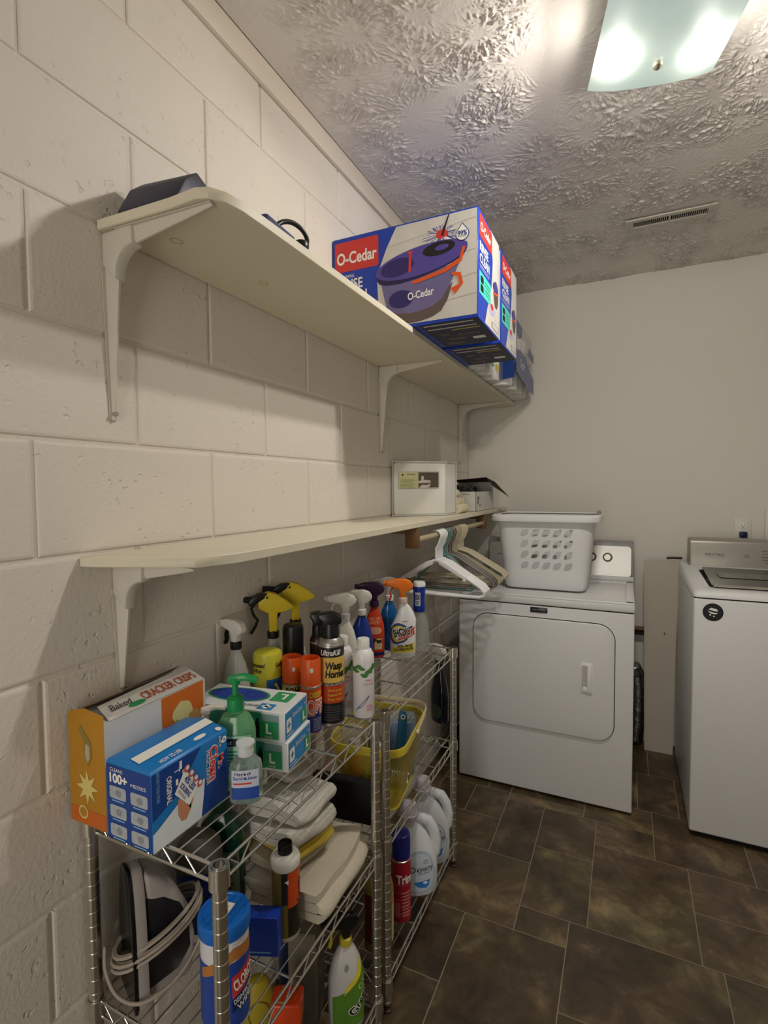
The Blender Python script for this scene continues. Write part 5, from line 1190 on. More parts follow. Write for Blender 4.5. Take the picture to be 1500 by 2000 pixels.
def f_off(g, mp):
    r = 0.025; band(g, mp, r, 0.066, 0.106, mat('bright_orange_print', '#e2541e', 0.4)); band(g, mp, r, 0.045, 0.066, mat('salmon_print', '#c98a78', 0.4)); band(g, mp, r, 0.006, 0.045, mat('royal_print', '#26358c', 0.4))
    g.text('OFF!', 0.014, 0.068, 0.030, PW, mp, w=0.046, bold=0.05, step=STEP, off=0.0008); g.text('OFF!', 0.014, 0.068, 0.028, RED, mp, w=0.040, bold=-0.005, step=STEP, off=0.001); g.text('DEEP', 0.012, 0.096, 0.012, YEL, mp, w=0.030, bold=0.03, step=STEP); lines(g, mp, 0.005, 0.03, 0.01, 0.04, 6, PG); g.deco([(0.010, 0.045), (0.022, 0.045), (0.020, 0.056), (0.012, 0.058)], NAVY, mp, 0.0008, STEP)
spray_can('orange capped insect repellent can with large white and red letters', 0.212, 1.015, T1, f_off, 0.025, 0.128, mat('orange_cap_plastic', '#e0561c', 0.35), 'notched', body=mat('orange_can', '#d9571d', 0.35), cap_h=0.050, group='spray cans on the near rack')
def f_wasp(g, mp):
    r = 0.033; band(g, mp, r, 0.010, 0.060, mat('black_print_band', '#1c1a1a', 0.35)); band(g, mp, r, 0.060, 0.105, mat('red_orange_print', '#b8431c', 0.35)); band(g, mp, r, 0.105, 0.172, mat('gold_print_band', '#d8b45a', 0.35, var=0.15)); band(g, mp, r, 0.172, 0.196, mat('black_print_band', '#1c1a1a'))
    g.text('UltraKill', 0.0, 0.184, 0.013, PW, mp, w=0.050, shear=0.2, bold=0.02, step=STEP); g.text('Wasp', 0.008, 0.152, 0.017, INK, mp, w=0.042, shear=0.15, bold=0.04, step=STEP); g.text('Hornet', 0.012, 0.132, 0.017, INK, mp, w=0.052, shear=0.15, bold=0.04, step=STEP)
    g.rect(-0.020, 0.035, 0.103, 0.110, INK, mp, 0.0006, STEP); g.text('KILLS ON CONTACT', 0.008, 0.1065, 0.005, PW, mp, w=0.048, step=STEP, off=0.001)
    for k, s_ in enumerate(('20 ft spray', 'Instant kill', 'Foam reach')): g.text(s_, 0.010, 0.092-0.011*k, 0.006, YEL, mp, w=0.036, shear=0.2, step=STEP)
    lines(g, mp, -0.02, 0.03, 0.016, 0.054, 6, mat('dark_grey_print', '#454245', 0.5))
spray_can('large wasp spray can with a silver shoulder and a black spray cap', 0.232, 1.075, T1, f_wasp, 0.033, 0.215, BLACK, 'gun', body=STEEL, group='spray cans on the near rack')
def f_leaf(g, mp):
    LF = mat('leaf_green_print', '#3f7d3a', 0.5, var=0.3, scale=60); rnd = random.Random(4)
    for k in range(14):
        u = -0.030+0.066*k/13; v = 0.128+rnd.uniform(-.008, .006) - (0.012 if 0.0 < u < 0.02 else 0); a = rnd.uniform(-0.6, 0.6); L = 0.010; w_ = 0.0055
        g.deco([(u+L*x*math.cos(a)-w_*y*math.sin(a), v+L*x*math.sin(a)+w_*y*math.cos(a)) for x, y in ((-1, 0), (-.4, .8), (.3, .8), (1, 0), (.3, -.8), (-.4, -.8))], LF, mp, 0.0005+k*4e-5, STEP)
    g.text('Mint', 0.014, 0.098, 0.006, RED, mp, step=STEP); g.text('CLEANSE', 0.014, 0.088, 0.005, mat('pink_print', '#c98f92', 0.5), mp, step=STEP); lines(g, mp, 0.006, 0.028, 0.018, 0.036, 3, mat('pink_print', '#c98f92', 0.5))
    # a hand drawn pen loop
    P = [(-0.020+0.034*s, 0.018+0.040*s**0.75) for s in np.linspace(0, 1, 12)] + [(0.012-0.030*s, 0.055-0.030*s-0.006*math.sin(PI*s)) for s in np.linspace(0, 1, 10)]
    for a, b in zip(P, P[1:]):
        d = Vector((b[0]-a[0], b[1]-a[1])); n_ = Vector((-d.y, d.x)).normalized()*0.0007; g.deco([(a[0]-n_.x, a[1]-n_.y), (b[0]-n_.x, b[1]-n_.y), (b[0]+n_.x, b[1]+n_.y), (a[0]+n_.x, a[1]+n_.y)], NAVY, mp, 0.0009, STEP)
for i, (x, y, lb) in enumerate(((0.226, 1.150-0.008, 'white round shouldered bottle with a leaf band, left of its twin'), (0.286, 1.152-0.006, 'white round shouldered bottle with a leaf band, right one by the rack posts'))):
    t = thing('rinse_bottle', lb, 'bottle', (x, y, T1), toward(x, y), 'twin white leaf banded bottles')
    prof = [(0, 0), (0.025, 0), (0.0275, 0.004), (0.0275, 0.145), (0.0262, 0.158), (0.020, 0.170), (0.0135, 0.174), (0, 0.174)]
    g = G(); g.lathe(prof, mat('satin_white', '#e2e0e2', 0.3, var=0.02), 34); b = g.build('bottle_body', t)
    g = G(); g.lathe([(0, 0.171), (0.0155, 0.171), (0.016, 0.173), (0.0155, 0.196), (0.0145, 0.198), (0, 0.198)], WHITE, 26); g.build('cap', t); printed(t, b, prof, f_leaf)
spray_bottle('white spray bottle with a white head behind the twin bottles', 0.120, 1.345, T1, WHITE2, WHITE2, WHITE2, clear_mat('clear_neck', '#e5e5e5', 0.5), H=0.185, r=0.036, s=0.95, rot=0, group='bottles at the back of the far rack')
spray_bottle('royal blue spray bottle with a white head behind the twin bottles', 0.130, 1.432, T1, mat('royal_blue_plastic', '#173a9a', 0.15, trans=0.2), WHITE2, WHITE2, WHITE2, H=0.180, r=0.036, s=0.95, rot=0, group='bottles at the back of the far rack')
def f_redb(g, mp):
    g.rect(-0.03, 0.032, 0.118, 0.140, mat('tomato_print', '#d44a28', 0.4), mp, 0.0004, STEP); g.text('VALUE', 0, 0.135, 0.010, mat('peach_print', '#e8a58a', 0.4), mp, w=0.040, shear=0.2, bold=0.02, step=STEP); g.text('SIZE', 0, 0.122, 0.010, mat('peach_print', '#e8a58a'), mp, w=0.030, shear=0.2, bold=0.02, step=STEP)
    g.disc(0.0, 0.095, 0.022, 0.013, mat('peach_print', '#e8a58a'), mp, 0.0006, STEP); g.rect(-0.02, 0.022, 0.072, 0.078, RED, mp, 0.0006, STEP); g.rect(0.0, 0.022, 0.03, 0.068, mat('cream_print', '#cdbf93', 0.4), mp, 0.0006, STEP); g.text('Pet', 0.008, 0.060, 0.014, INK, mp, bold=0.04, step=STEP); band(g, mp, 0.034, 0.002, 0.020, NAVY, half=0.5)
spray_bottle('red orange value size spray bottle with a dark purple head', 0.108, 1.568, T1, mat('red_orange_plastic', '#cc3d1c', 0.25, var=0.08), mat('aubergine_plastic', '#3a1740', 0.3), mat('pale_trigger', '#c9c9d2', 0.3), mat('aubergine_plastic', '#3a1740'), H=0.176, r=0.034, sx=1.0, sy=0.7, s=1.0, rot=0, fn=f_redb, group='bottles at the back of the far rack')
spray_bottle('bright blue glass cleaner bottle with a pale head between the red and the white ones', 0.122, 1.660, T1, mat('window_blue_plastic', '#1d6fb6', 0.1, trans=0.35), clear_mat('pale_head_plastic', '#e3e3e3', 0.35), WHITE, WHITE, H=0.18, r=0.036, sx=1.0, sy=0.6, s=1.0, group='bottles at the back of the far rack')
def f_shout(g, mp):
    g.disc(-0.016, 0.085, 0.029, 0.036, mat('violet_blue_print', '#2c3f94', 0.4), mp, 0.0004, STEP); g.disc(-0.012, 0.085, 0.022, 0.028, YEL, mp, 0.0006, STEP); g.disc(-0.008, 0.085, 0.017, 0.022, PW, mp, 0.0008, STEP)
    g.deco([(-0.010, 0.062), (0.036, 0.082), (0.036, 0.108), (0.0, 0.092), (-0.008, 0.075)], RED, mp, 0.0009, STEP); g.text('SHOUT', 0.0, 0.092, 0.024, PW, mp, w=0.058, rot=18, shear=0.1, bold=0.09, step=STEP, off=0.0011); g.text('SHOUT', 0.0, 0.092, 0.024, INK, mp, w=0.054, rot=18, shear=0.1, bold=0.03, step=STEP, off=0.0013)
    g.text('TRIPLE ACTING', 0.004, 0.074, 0.006, PW, mp, w=0.044, rot=20, step=STEP, off=0.0013); g.deco([(-0.032, 0.018), (0.034, 0.022), (0.034, 0.056), (-0.004, 0.040), (-0.032, 0.036)], YEL, mp, 0.0006, STEP)
    g.text('50% MORE', 0.006, 0.044, 0.008, INK, mp, w=0.036, rot=8, bold=0.03, step=STEP, off=0.001); g.text('CONCENTRATED', 0.002, 0.032, 0.008, INK, mp, w=0.052, rot=8, bold=0.03, step=STEP, off=0.001); g.text('stain remover', 0.004, 0.013, 0.005, PG, mp, w=0.04, step=STEP); g.text('new', 0.0, 0.128, 0.005, INK, mp, step=STEP)
t = spray_bottle('white stain remover spray bottle with an orange head and a large bold label', 0.198, 1.606, T1, mat('bottle_white', '#e8e9ec', 0.25, var=0.01), mat('tangerine_plastic', '#e8761e', 0.3), mat('red_orange_trigger', '#c6411a', 0.3), mat('peach_collar', '#d8c4b8', 0.3), s=1.0, fn=f_shout,
   prof=[(0, 0), (0.038, 0), (0.043, 0.006), (0.044, 0.05), (0.043, 0.105), (0.037, 0.13), (0.027, 0.155), (0.019, 0.175), (0.0135, 0.184), (0.0125, 0.19), (0, 0.19)], H=0.188, sy=0.55, p=2.6, group=None)
for c in t.children:
    if c.name.startswith('bottle_body') or c.name.startswith('label'):
        for v in c.data.vertices:
            if v.co.z > 0.10: v.co.x += 0.010*math.sin((v.co.z-0.10)/0.09*PI)
t = thing('capped_bottle', 'clear bottle with a blue upper sleeve marked 5X and a white top', 'bottle', (0.226, 1.690, T1), toward(0.226, 1.690))
prof = [(0, 0), (0.034, 0), (0.037, 0.005), (0.037, 0.05), (0.032, 0.10), (0.020, 0.135), (0.014, 0.145), (0, 0.145)]
g = G(); g.lathe(prof, CLEAR, 28, 1, 0.7); g.build('bottle_body', t)
g = G(); pr = [(0, 0.142), (0.020, 0.142), (0.0225, 0.150), (0.020, 0.185), (0.0225, 0.222), (0.0225, 0.232), (0, 0.232)]; g.lathe(pr, mat('cobalt_plastic', '#10308f', 0.3), 28); sl = g.build('sleeve', t)
g = G(); g.lathe([(0, 0.231), (0.0225, 0.231), (0.0225, 0.242), (0.019, 0.248), (0, 0.249)], WHITE, 28); g.build('cap', t)
def f_5x(g, mp): g.rect(-0.016, 0.004, 0.165, 0.212, mat('silver_print', '#b9c2cc', 0.4), mp, 0.0005, STEP); g.text('5X', -0.006, 0.195, 0.017, INK, mp, w=0.018, bold=0.03, step=STEP); lines(g, mp, -0.013, 0.001, 0.168, 0.182, 2, INK)
printed(t, sl, pr, f_5x)

# ------------------------------------------------------------------ nearer rack, middle shelf
def clothes_iron():
    t = thing('clothes_iron', 'white iron stood on its heel, its pale cord wound round it', 'iron', (0.098, 0.655, T2), R(66))
    SP = mat('dark_soleplate', '#0c0a0a', 0.25); WB = mat('iron_white', '#a39c97', 0.4, var=0.03); TK = mat('smoky_tank', '#1c1a1e', 0.3)
    g = G(); n = 12     # soleplate: pointed plate, heel down
    out = [(-0.050*math.cos(PI*k/2/n)**0.6 if k < n else 0, 0.245*math.sin(PI*k/2/n)) for k in range(n+1)]
    pl = out + [(-a, b) for a, b in out[::-1][1:]]
    M0 = Matrix.Rotation(R(-90), 4, 'Z') @ Matrix.Translation((0, 0, 0))
    g.M = Matrix.Translation((-0.052, 0, 0.001)) @ Matrix.Rotation(R(90), 4, 'Z') @ Matrix.Rotation(R(0), 4, 'X')
    g.prism(pl, -0.006, 0.0, SP, 'xz', bev=0.0015); g.build('soleplate', t)
    g = G(); g.M = Matrix.Translation((-0.052, 0, 0.001)) @ Matrix.Rotation(R(90), 4, 'Z')
    g.prism([(a*0.97, b*0.985+0.001) for a, b in pl], -0.026, -0.0062, WB, 'xz', bev=0.003); g.build('skirt', t)
    g = G(); g.prism([(-0.025, 0.001), (0.050, 0.001), (0.060, 0.03), (0.062, 0.075), (0.052, 0.135), (0.030, 0.185), (-0.002, 0.222), (-0.025, 0.235)], -0.034, 0.034, WB, 'xz', bev=0.010, seg=3); b = g.build('iron_body', t)
    g = G(); g.prism([(-0.024, 0.02), (0.030, 0.03), (0.052, 0.06), (0.050, 0.115), (0.034, 0.155), (0.006, 0.180), (-0.024, 0.190)], -0.0358, 0.0358, TK, 'xz', bev=0.004); g.build('water_tank', t)
    CD = mat('pale_cord', '#a3978a', 0.6, var=0.06); g = G()
    rnd = random.Random(3); P = []
    for k in range(6*28+1):
        a = 2*PI*k/28; w_ = k/28
        P.append((0.004+(0.076+0.004*math.sin(w_*2.1))*math.cos(a), (0.056+0.005*math.cos(w_*1.7))*math.sin(a), 0.088+0.030*math.cos(a+0.4)+0.0052*w_*1.1+0.003*math.sin(3*w_)))
    P += smooth_path([P[-1], (0.086, 0.022, 0.095), (0.074, -0.025, 0.060), (0.02, -0.060, 0.038), (-0.04, -0.058, 0.026), (-0.074, -0.03, 0.038), (-0.086, 0.0, 0.070), (-0.082, 0.02, 0.10)])[1:]
    g.tube(P, 0.0032, CD, 8); g.build('cord', t, smooth=180)
clothes_iron()
t = thing('lidded_tub', 'blue tub with a rounded grey lid under the cleaning pad box', 'tub', (0.078, 0.784, T2), toward(0.078, 0.784, -15))
g = G(); prof = [(0, 0), (0.042, 0), (0.045, 0.005), (0.047, 0.135), (0, 0.135)]; g.lathe(prof, mat('cobalt_tub', '#16307c', 0.4), 30, 0.95, 0.72, p=3); g.build('tub_body', t)
g = G(); g.lathe([(0, 0.132), (0.049, 0.132), (0.050, 0.150), (0.045, 0.178), (0.028, 0.198), (0, 0.204)], mat('warm_grey_lid', '#5b574c', 0.5), 30, 0.95, 0.72, p=3); g.build('lid', t)
t = thing('cleaner_jug', 'large dark green bottle with a pale label, behind the small blue box', 'jug', (0.072, 0.860, T2), toward(0.072, 0.866, -20))
prof = [(0, 0), (0.045, 0), (0.050, 0.006), (0.050, 0.135), (0.045, 0.175), (0.022, 0.20), (0.017, 0.205), (0.017, 0.215), (0, 0.215)]
g = G(); g.lathe(prof, mat('deep_green_plastic', '#0c3a26', 0.15, var=0.1), 30, 1.0, 0.62, p=2.8); b = g.build('bottle_body', t)
g = G(); g.lathe([(0, 0.205), (0.020, 0.205), (0.021, 0.208), (0.020, 0.236), (0, 0.238)], mat('dark_green_cap', '#12301f', 0.4), 24); g.build('cap', t)
def f_jug(g, mp):
    g.rect(-0.042, 0.040, 0.02, 0.125, mat('dull_label', '#5d6a58', 0.5), mp, 0.0004, STEP); g.text('GLASS & GLARE', 0, 0.110, 0.010, INK, mp, w=0.070, bold=0.02, step=STEP); g.text('CLEANER', 0, 0.094, 0.011, INK, mp, w=0.05, step=STEP); lines(g, mp, -0.034, 0.032, 0.03, 0.082, 6, INK)
printed(t, b, prof, f_jug, 1, .62, 2.8)
t = thing('fly_ribbon_box', 'small dark blue box of fly ribbon with a yellow mark, behind the wipes canister', 'box', (0.212, 0.760, T2), R(22))
BF = mat('fly_box_blue', '#143fae', 0.4, var=0.1)
g = G(); carton(g, -0.072, 0.072, 0, 0.032, 0, 0.080, BF); g.build('carton', t)
g = G(); mp = plane_map((-0.072, 0, 0), (1, 0, 0), (0, 0, 1)); YG = mat('mustard_print', '#b9a12e', 0.5)
g.deco([(0.028, 0.052), (0.024, 0.066), (0.031, 0.062), (0.036, 0.066), (0.041, 0.062), (0.048, 0.066), (0.045, 0.052), (0.036, 0.046)], YG, mp, 0.0006); g.text('Fly Ribbon', 0.040, 0.032, 0.011, PW, mp, w=0.055, shear=0.2); g.rect(0.06, 0.075, 0.058, 0.062, PW, mp, 0.0006); g.rect(0.02, 0.13, 0.008, 0.011, mat('pale_blue_print', '#7fb6e2'), mp, 0.0006)
g.build('front_print', t, recalc=False)
t = thing('wipes_canister', 'large white disinfecting wipes canister with a wide blue lid', 'canister', (0.262, 0.660, T2), toward(0.262, 0.66, 20))
prof = [(0, 0), (0.039, 0), (0.041, 0.004), (0.041, 0.168), (0, 0.168)]
g = G(); g.lathe(prof, mat('canister_white', '#d9d9de', 0.35), 36); b = g.build('canister_body', t)
g = G(); g.lathe([(0, 0.163), (0.0435, 0.163), (0.0445, 0.166), (0.0445, 0.186), (0.043, 0.190), (0.038, 0.191), (0.037, 0.189), (0.012, 0.189), (0, 0.189)], mat('bright_blue_lid', '#1668c4', 0.3), 40)
mp_l = plane_map((0, 0, 0.189), (1, 0, 0), (0, 1, 0)); c_, s_ = math.cos(R(35)), math.sin(R(35))
g.deco([(0.004+a*c_-b_*s_, 0.004+a*s_+b_*c_) for a, b_ in ((-.013, -.012), (.013, -.012), (.013, .012), (-.013, .012))], PW, mp_l, 0.0006); g.text('32', 0.004, 0.004, 0.008, INK, mp_l, rot=35, off=0.001); g.build('lid', t)
def f_clx(g, mp):
    band(g, mp, 0.041, 0.0, 0.125, mat('deep_wipe_blue', '#23449c', 0.4)); g.deco([(-0.06, 0.115), (0.0, 0.150), (0.05, 0.142), (0.05, 0.120), (0.0, 0.128), (-0.06, 0.098)], mat('copper_print', '#b5763a', 0.4), mp, 0.0006, STEP)
    g.deco([(-0.004, 0.062), (0.048, 0.078), (0.048, 0.112), (-0.004, 0.100)], RED, mp, 0.0006, STEP); g.text('CLOROX', 0.022, 0.088, 0.019, PW, mp, w=0.048, rot=14, bold=0.04, step=STEP, off=0.001)
    g.deco([(-0.004, 0.038), (0.048, 0.052), (0.048, 0.074), (-0.004, 0.060)], NAVY, mp, 0.0006, STEP); g.text('DISINFECTING', 0.022, 0.061, 0.009, PW, mp, w=0.048, rot=14, bold=0.02, step=STEP, off=0.001); g.text('WIPES', 0.022, 0.047, 0.011, PW, mp, w=0.036, rot=14, bold=0.02, step=STEP, off=0.001); g.rect(-0.028, -0.024, 0.01, 0.12, PW, mp, 0.0006, STEP)
printed(t, b, prof, f_clx)
t = thing('glue_bottle', 'orange and black bottle with a white shoulder and a black nozzle', 'bottle', (0.258, 0.843, T2), toward(0.258, 0.843, 15))
prof = [(0, 0), (0.026, 0), (0.028, 0.003), (0.028, 0.150), (0, 0.150)]
g = G(); g.lathe(prof, mat('ivory_plastic', '#c9c2b2', 0.4), 30); b = g.build('bottle_body', t)
g = G(); g.lathe([(0, 0.148), (0.0295, 0.148), (0.0305, 0.152), (0.0305, 0.164), (0.027, 0.170), (0.016, 0.174), (0, 0.175)], WHITE2, 30); g.build('shoulder_cap', t)
g = G(); g.lathe([(0, 0.172), (0.0155, 0.172), (0.0145, 0.192), (0.0135, 0.193), (0.0125, 0.187), (0, 0.187)], BLACK, 24); g.build('nozzle', t)
def f_gl(g, mp):
    band(g, mp, 0.028, 0.010, 0.146, mat('olive_gold_band', '#7a6a2a', 0.45)); g.rect(-0.004, 0.060, 0.072, 0.146, mat('hot_orange_print', '#cf4f1c', 0.4, var=0.12), mp, 0.0006, STEP); g.rect(-0.004, 0.060, 0.012, 0.072, mat('near_black_print', '#221a18', 0.4), mp, 0.0006, STEP); g.rect(-0.016, -0.003, 0.08, 0.146, mat('near_black_print', '#221a18'), mp, 0.0006, STEP)
    g.text('Granite', 0.026, 0.098, 0.016, INK, mp, w=0.050, rot=90, shear=0.2, bold=0.02, step=STEP, off=0.001); g.text('SEAL', 0.042, 0.085, 0.010, PW, mp, rot=90, step=STEP, off=0.001); g.deco([(-0.010, 0.128), (-0.002, 0.122), (-0.002, 0.132)], PW, mp, 0.0009, STEP)
printed(t, b, prof, f_gl)

# folded towels
def towel(name, label, cx, cy, z, rz, L, D, folds, th, m, seed=0, droop=0.0, wav=0.004, grp=None):
    """a cloth folded over itself; layers stack in z, folded edge towards the camera side"""
    t = thing(name, label, 'towel', (cx, cy, z), R(rz), grp)
    g = G(); path = []; n = 10
    for k in range(folds):
        zc = th*0.5 + th*k*1.02; xs = [(-D/2+D*i/n) for i in range(n+1)]
        if k % 2: xs = xs[::-1]
        path += [(x, zc) for x in xs]
        if k < folds-1:
            s = 1 if k % 2 == 0 else -1
            path += [(s*D/2+s*th*0.45, zc+th*0.3), (s*D/2+s*th*0.5, zc+th*0.51), (s*D/2+s*th*0.45, zc+th*0.72)]
    from mathutils import noise as N
    H = th*folds*1.02; ny = 26; h = th*0.47
    pts = [Vector((a, 0, b)) for a, b in path]; up, lo = [], []
    for i, p in enumerate(pts):
        q = (pts[min(i+1, len(pts)-1)]-pts[max(i-1, 0)]).normalized(); nn = Vector((-q.z, 0, q.x)); up.append(p+nn*h); lo.append(p-nn*h)
    loop = up+lo[::-1]; rings = []
    for j in range(ny+1):
        y = -L/2+L*j/ny; e = 1-0.10*(abs(2*j/ny-1))**6; ring = []
        for p in loop:
            q = Vector((p.x*e*1.0, y, p.z)); w_ = N.noise_vector(Vector((q.x*14+seed, y*14, q.z*20+seed))); f2 = N.noise(Vector((q.x*9+seed*2, y*9, 0)))
            q += Vector((w_.x*wav*1.5, w_.y*wav*1.5, (w_.z*0.5+f2)*wav*(q.z/max(H, 1e-3))*2.0)); q.z -= droop*max(0, (q.x/D+0.5))**3; q.z = max(q.z, 0.0008)
            ring.append(g.V(q))
        rings.append(ring)
    for a, b in zip(rings, rings[1:]):
        for i in range(len(a)): g.F([a[i], a[(i+1) % len(a)], b[(i+1) % len(b)], b[i]], m)
    U = len(up)
    for rr, fl in ((rings[0], 0), (rings[-1], 1)):
        for i in range(U-1):
            q = [rr[i], rr[i+1], rr[2*U-2-i], rr[2*U-1-i]]; g.F(q if fl else q[::-1], m)
    g.build('folded_cloth', t, smooth=70); return t
def terry(name, col, var=0.06): return mat(name, col, 0.95, var=var, scale=45, bump=0.9, bscale=420, sheen=0.25)
TW = terry('ivory_terry', '#cfc6b2'); TW2 = terry('white_terry', '#d6d2c8'); TY = terry('yellow_terry', '#c9ae34'); TB = terry('beige_terry', '#b3a68c'); TG = terry('greyish_terry', '#b5b0a3')
GT = 'folded towels on the middle shelf'
towel('folded_towel', 'large ivory bath towel at the bottom of the towel pile', 0.214, 0.998, T2, 3, 0.236, 0.185, 3, 0.020, TW, 1, wav=0.005, grp=GT)
towel('folded_towel', 'beige folded washcloth just under the yellow one', 0.160, 0.975, T2+0.0650, -8, 0.15, 0.14, 2, 0.012, TB, 2, grp=GT)
towel('folded_towel', 'yellow folded washcloth in the middle of the pile', 0.178, 0.985, T2+0.0935, -16, 0.13, 0.145, 3, 0.0085, TY, 3, grp=GT)
towel('folded_towel', 'white folded hand towel resting on the yellow cloth', 0.165, 0.985, T2+0.1235, -10, 0.16, 0.155, 2, 0.016, TW2, 4, wav=0.006, grp=GT)
towel('folded_towel', 'white folded hand towel on top of the towel pile', 0.160, 1.000, T2+0.1630, -2, 0.15, 0.155, 2, 0.015, TW2, 5, wav=0.007, grp=GT)
towel('folded_towel', 'small greyish cloth lying loosely on top of the pile', 0.120, 1.060, T2+0.1990, -20, 0.085, 0.075, 2, 0.013, TG, 6, wav=0.010, grp=GT)

# ------------------------------------------------------------------ nearer rack, bottom shelf
def goo_bottle():
    t = thing('green_spray_cleaner', 'green and white spray cleaner bottle with a yellow collar on the bottom shelf', 'spray bottle', (0.283, 1.045, T3), toward(0.283, 1.045, 20))
    prof = [(0, 0), (0.038, 0), (0.043, 0.006), (0.045, 0.07), (0.043, 0.13), (0.034, 0.165), (0.022, 0.190), (0.014, 0.200), (0.013, 0.206), (0, 0.206)]
    g = G(); g.lathe(prof, mat('pearl_plastic', '#c9c8c6', 0.3), 30, 1, 0.68, p=2.4); b = g.build('bottle_body', t)
    YG = mat('citrus_yellow', '#c9b93a', 0.35); trigger_head(t, 0.203, BLACK, YG, YG, 0.92)
    def fn(g, mp):
        g.deco([(-0.042, 0.012), (0.055, 0.012), (0.055, 0.160), (0.028, 0.135), (0.0, 0.110), (-0.042, 0.095)], mat('leafy_green_print', '#5a8a2c', 0.4, var=0.25, scale=25), mp, 0.0004, STEP)
        g.deco([(-0.012, 0.098), (0.002, 0.112), (0.030, 0.137), (0.040, 0.168), (0.026, 0.168), (0.018, 0.145), (-0.004, 0.122)], YEL, mp, 0.0006, STEP)
        g.text('GO', 0.030, 0.112, 0.016, mat('pale_green_print', '#b5cf7a', 0.4), mp, rot=50, bold=0.02, step=STEP); g.text('Green', 0.020, 0.070, 0.020, PW, mp, w=0.062, rot=50, shear=0.2, bold=0.09, step=STEP, off=0.0008); g.text('Green', 0.020, 0.070, 0.020, INK, mp, w=0.060, rot=50, shear=0.2, bold=0.02, step=STEP, off=0.001)
        g.disc(-0.006, 0.160, 0.005, 0.008, PG, mp, 0.0006, STEP)
    printed(t, b, prof, fn, 1, .68, 2.4)
goo_bottle()
t = thing('dish_soap_bottle', 'yellow plastic bottle with a sloping moulded top on the bottom shelf', 'bottle', (0.150, 0.880, T3), toward(0.15, 0.88))
prof = [(0, 0), (0.036, 0), (0.040, 0.006), (0.041, 0.10), (0.038, 0.15), (0.031, 0.18), (0.020, 0.205), (0, 0.212)]
g = G(); g.lathe(prof, mat('mustard_plastic', '#a8962a', 0.35), 30, 1, 0.7); g.build('bottle_body', t)
g = G(); mp = body_map(prof, 1, .7); g.tube([mp(0.022*math.cos(a), 0.145+0.026*math.sin(a), 0.0005) for a in np.linspace(0.2, 2*PI-0.4, 24)], 0.0016, mat('mustard_dark', '#7c6d1c', 0.4), 6); g.build('moulded_ring', t)
t = thing('orange_capped_bottle', 'bottle with a square bright orange cap at the front of the bottom shelf', 'bottle', (0.238, 0.868, T3), R(25))
g = G(); g.prism(rrect(-0.032, 0.032, -0.024, 0.024, 0.008, 4), 0, 0.165, mat('brown_can', '#4b2c16', 0.4), 'xy', bev=0.003); g.build('bottle_body', t)
g = G(); g.prism(rrect(-0.033, 0.033, -0.025, 0.025, 0.008, 4), 0.1652, 0.215, mat('vermilion_cap', '#d6481a', 0.3), 'xy', bev=0.004, seg=3); g.build('cap', t)
t = thing('grey_carton', 'tall plain grey carton standing behind the green spray cleaner', 'carton', (0.205, 1.000, T3), R(20))
g = G(); g.box(-0.045, 0.022, -0.02, 0.075, 0, 0.245, mat('grey_board', '#6f6a5c', 0.7, var=0.1), bev=0.001); g.build('carton_body', t)
g = G(); g.box(-0.0435, 0.0205, -0.0185, 0.0735, 0.2452, 0.247, mat('grey_board_top', '#837d6d', 0.7)); g.build('top_flap', t)
t = spray_can('slim blue spray can with a dark cap in the back of the bottom shelf', 0.105, 1.055, T3, None, 0.026, 0.20, mat('ink_blue_cap', '#1b2457', 0.4), 'dome', body=mat('slate_blue_can', '#3a4b86', 0.35))
t = thing('blue_pouch', 'small navy pouch lying on the bottom shelf under the iron', 'pouch', (0.11, 0.70, T3), R(15))
g = G(); g.box(-0.06, 0.06, -0.05, 0.05, 0, 0.045, mat('dark_navy_cloth', '#1a1c33', 0.8, bump=0.4), bev=0.015, seg=4); g.noise(0.005, 22)
for v in g.bm.verts: v.co.z = max(0.0005, v.co.z)
g.build('pouch_body', t)

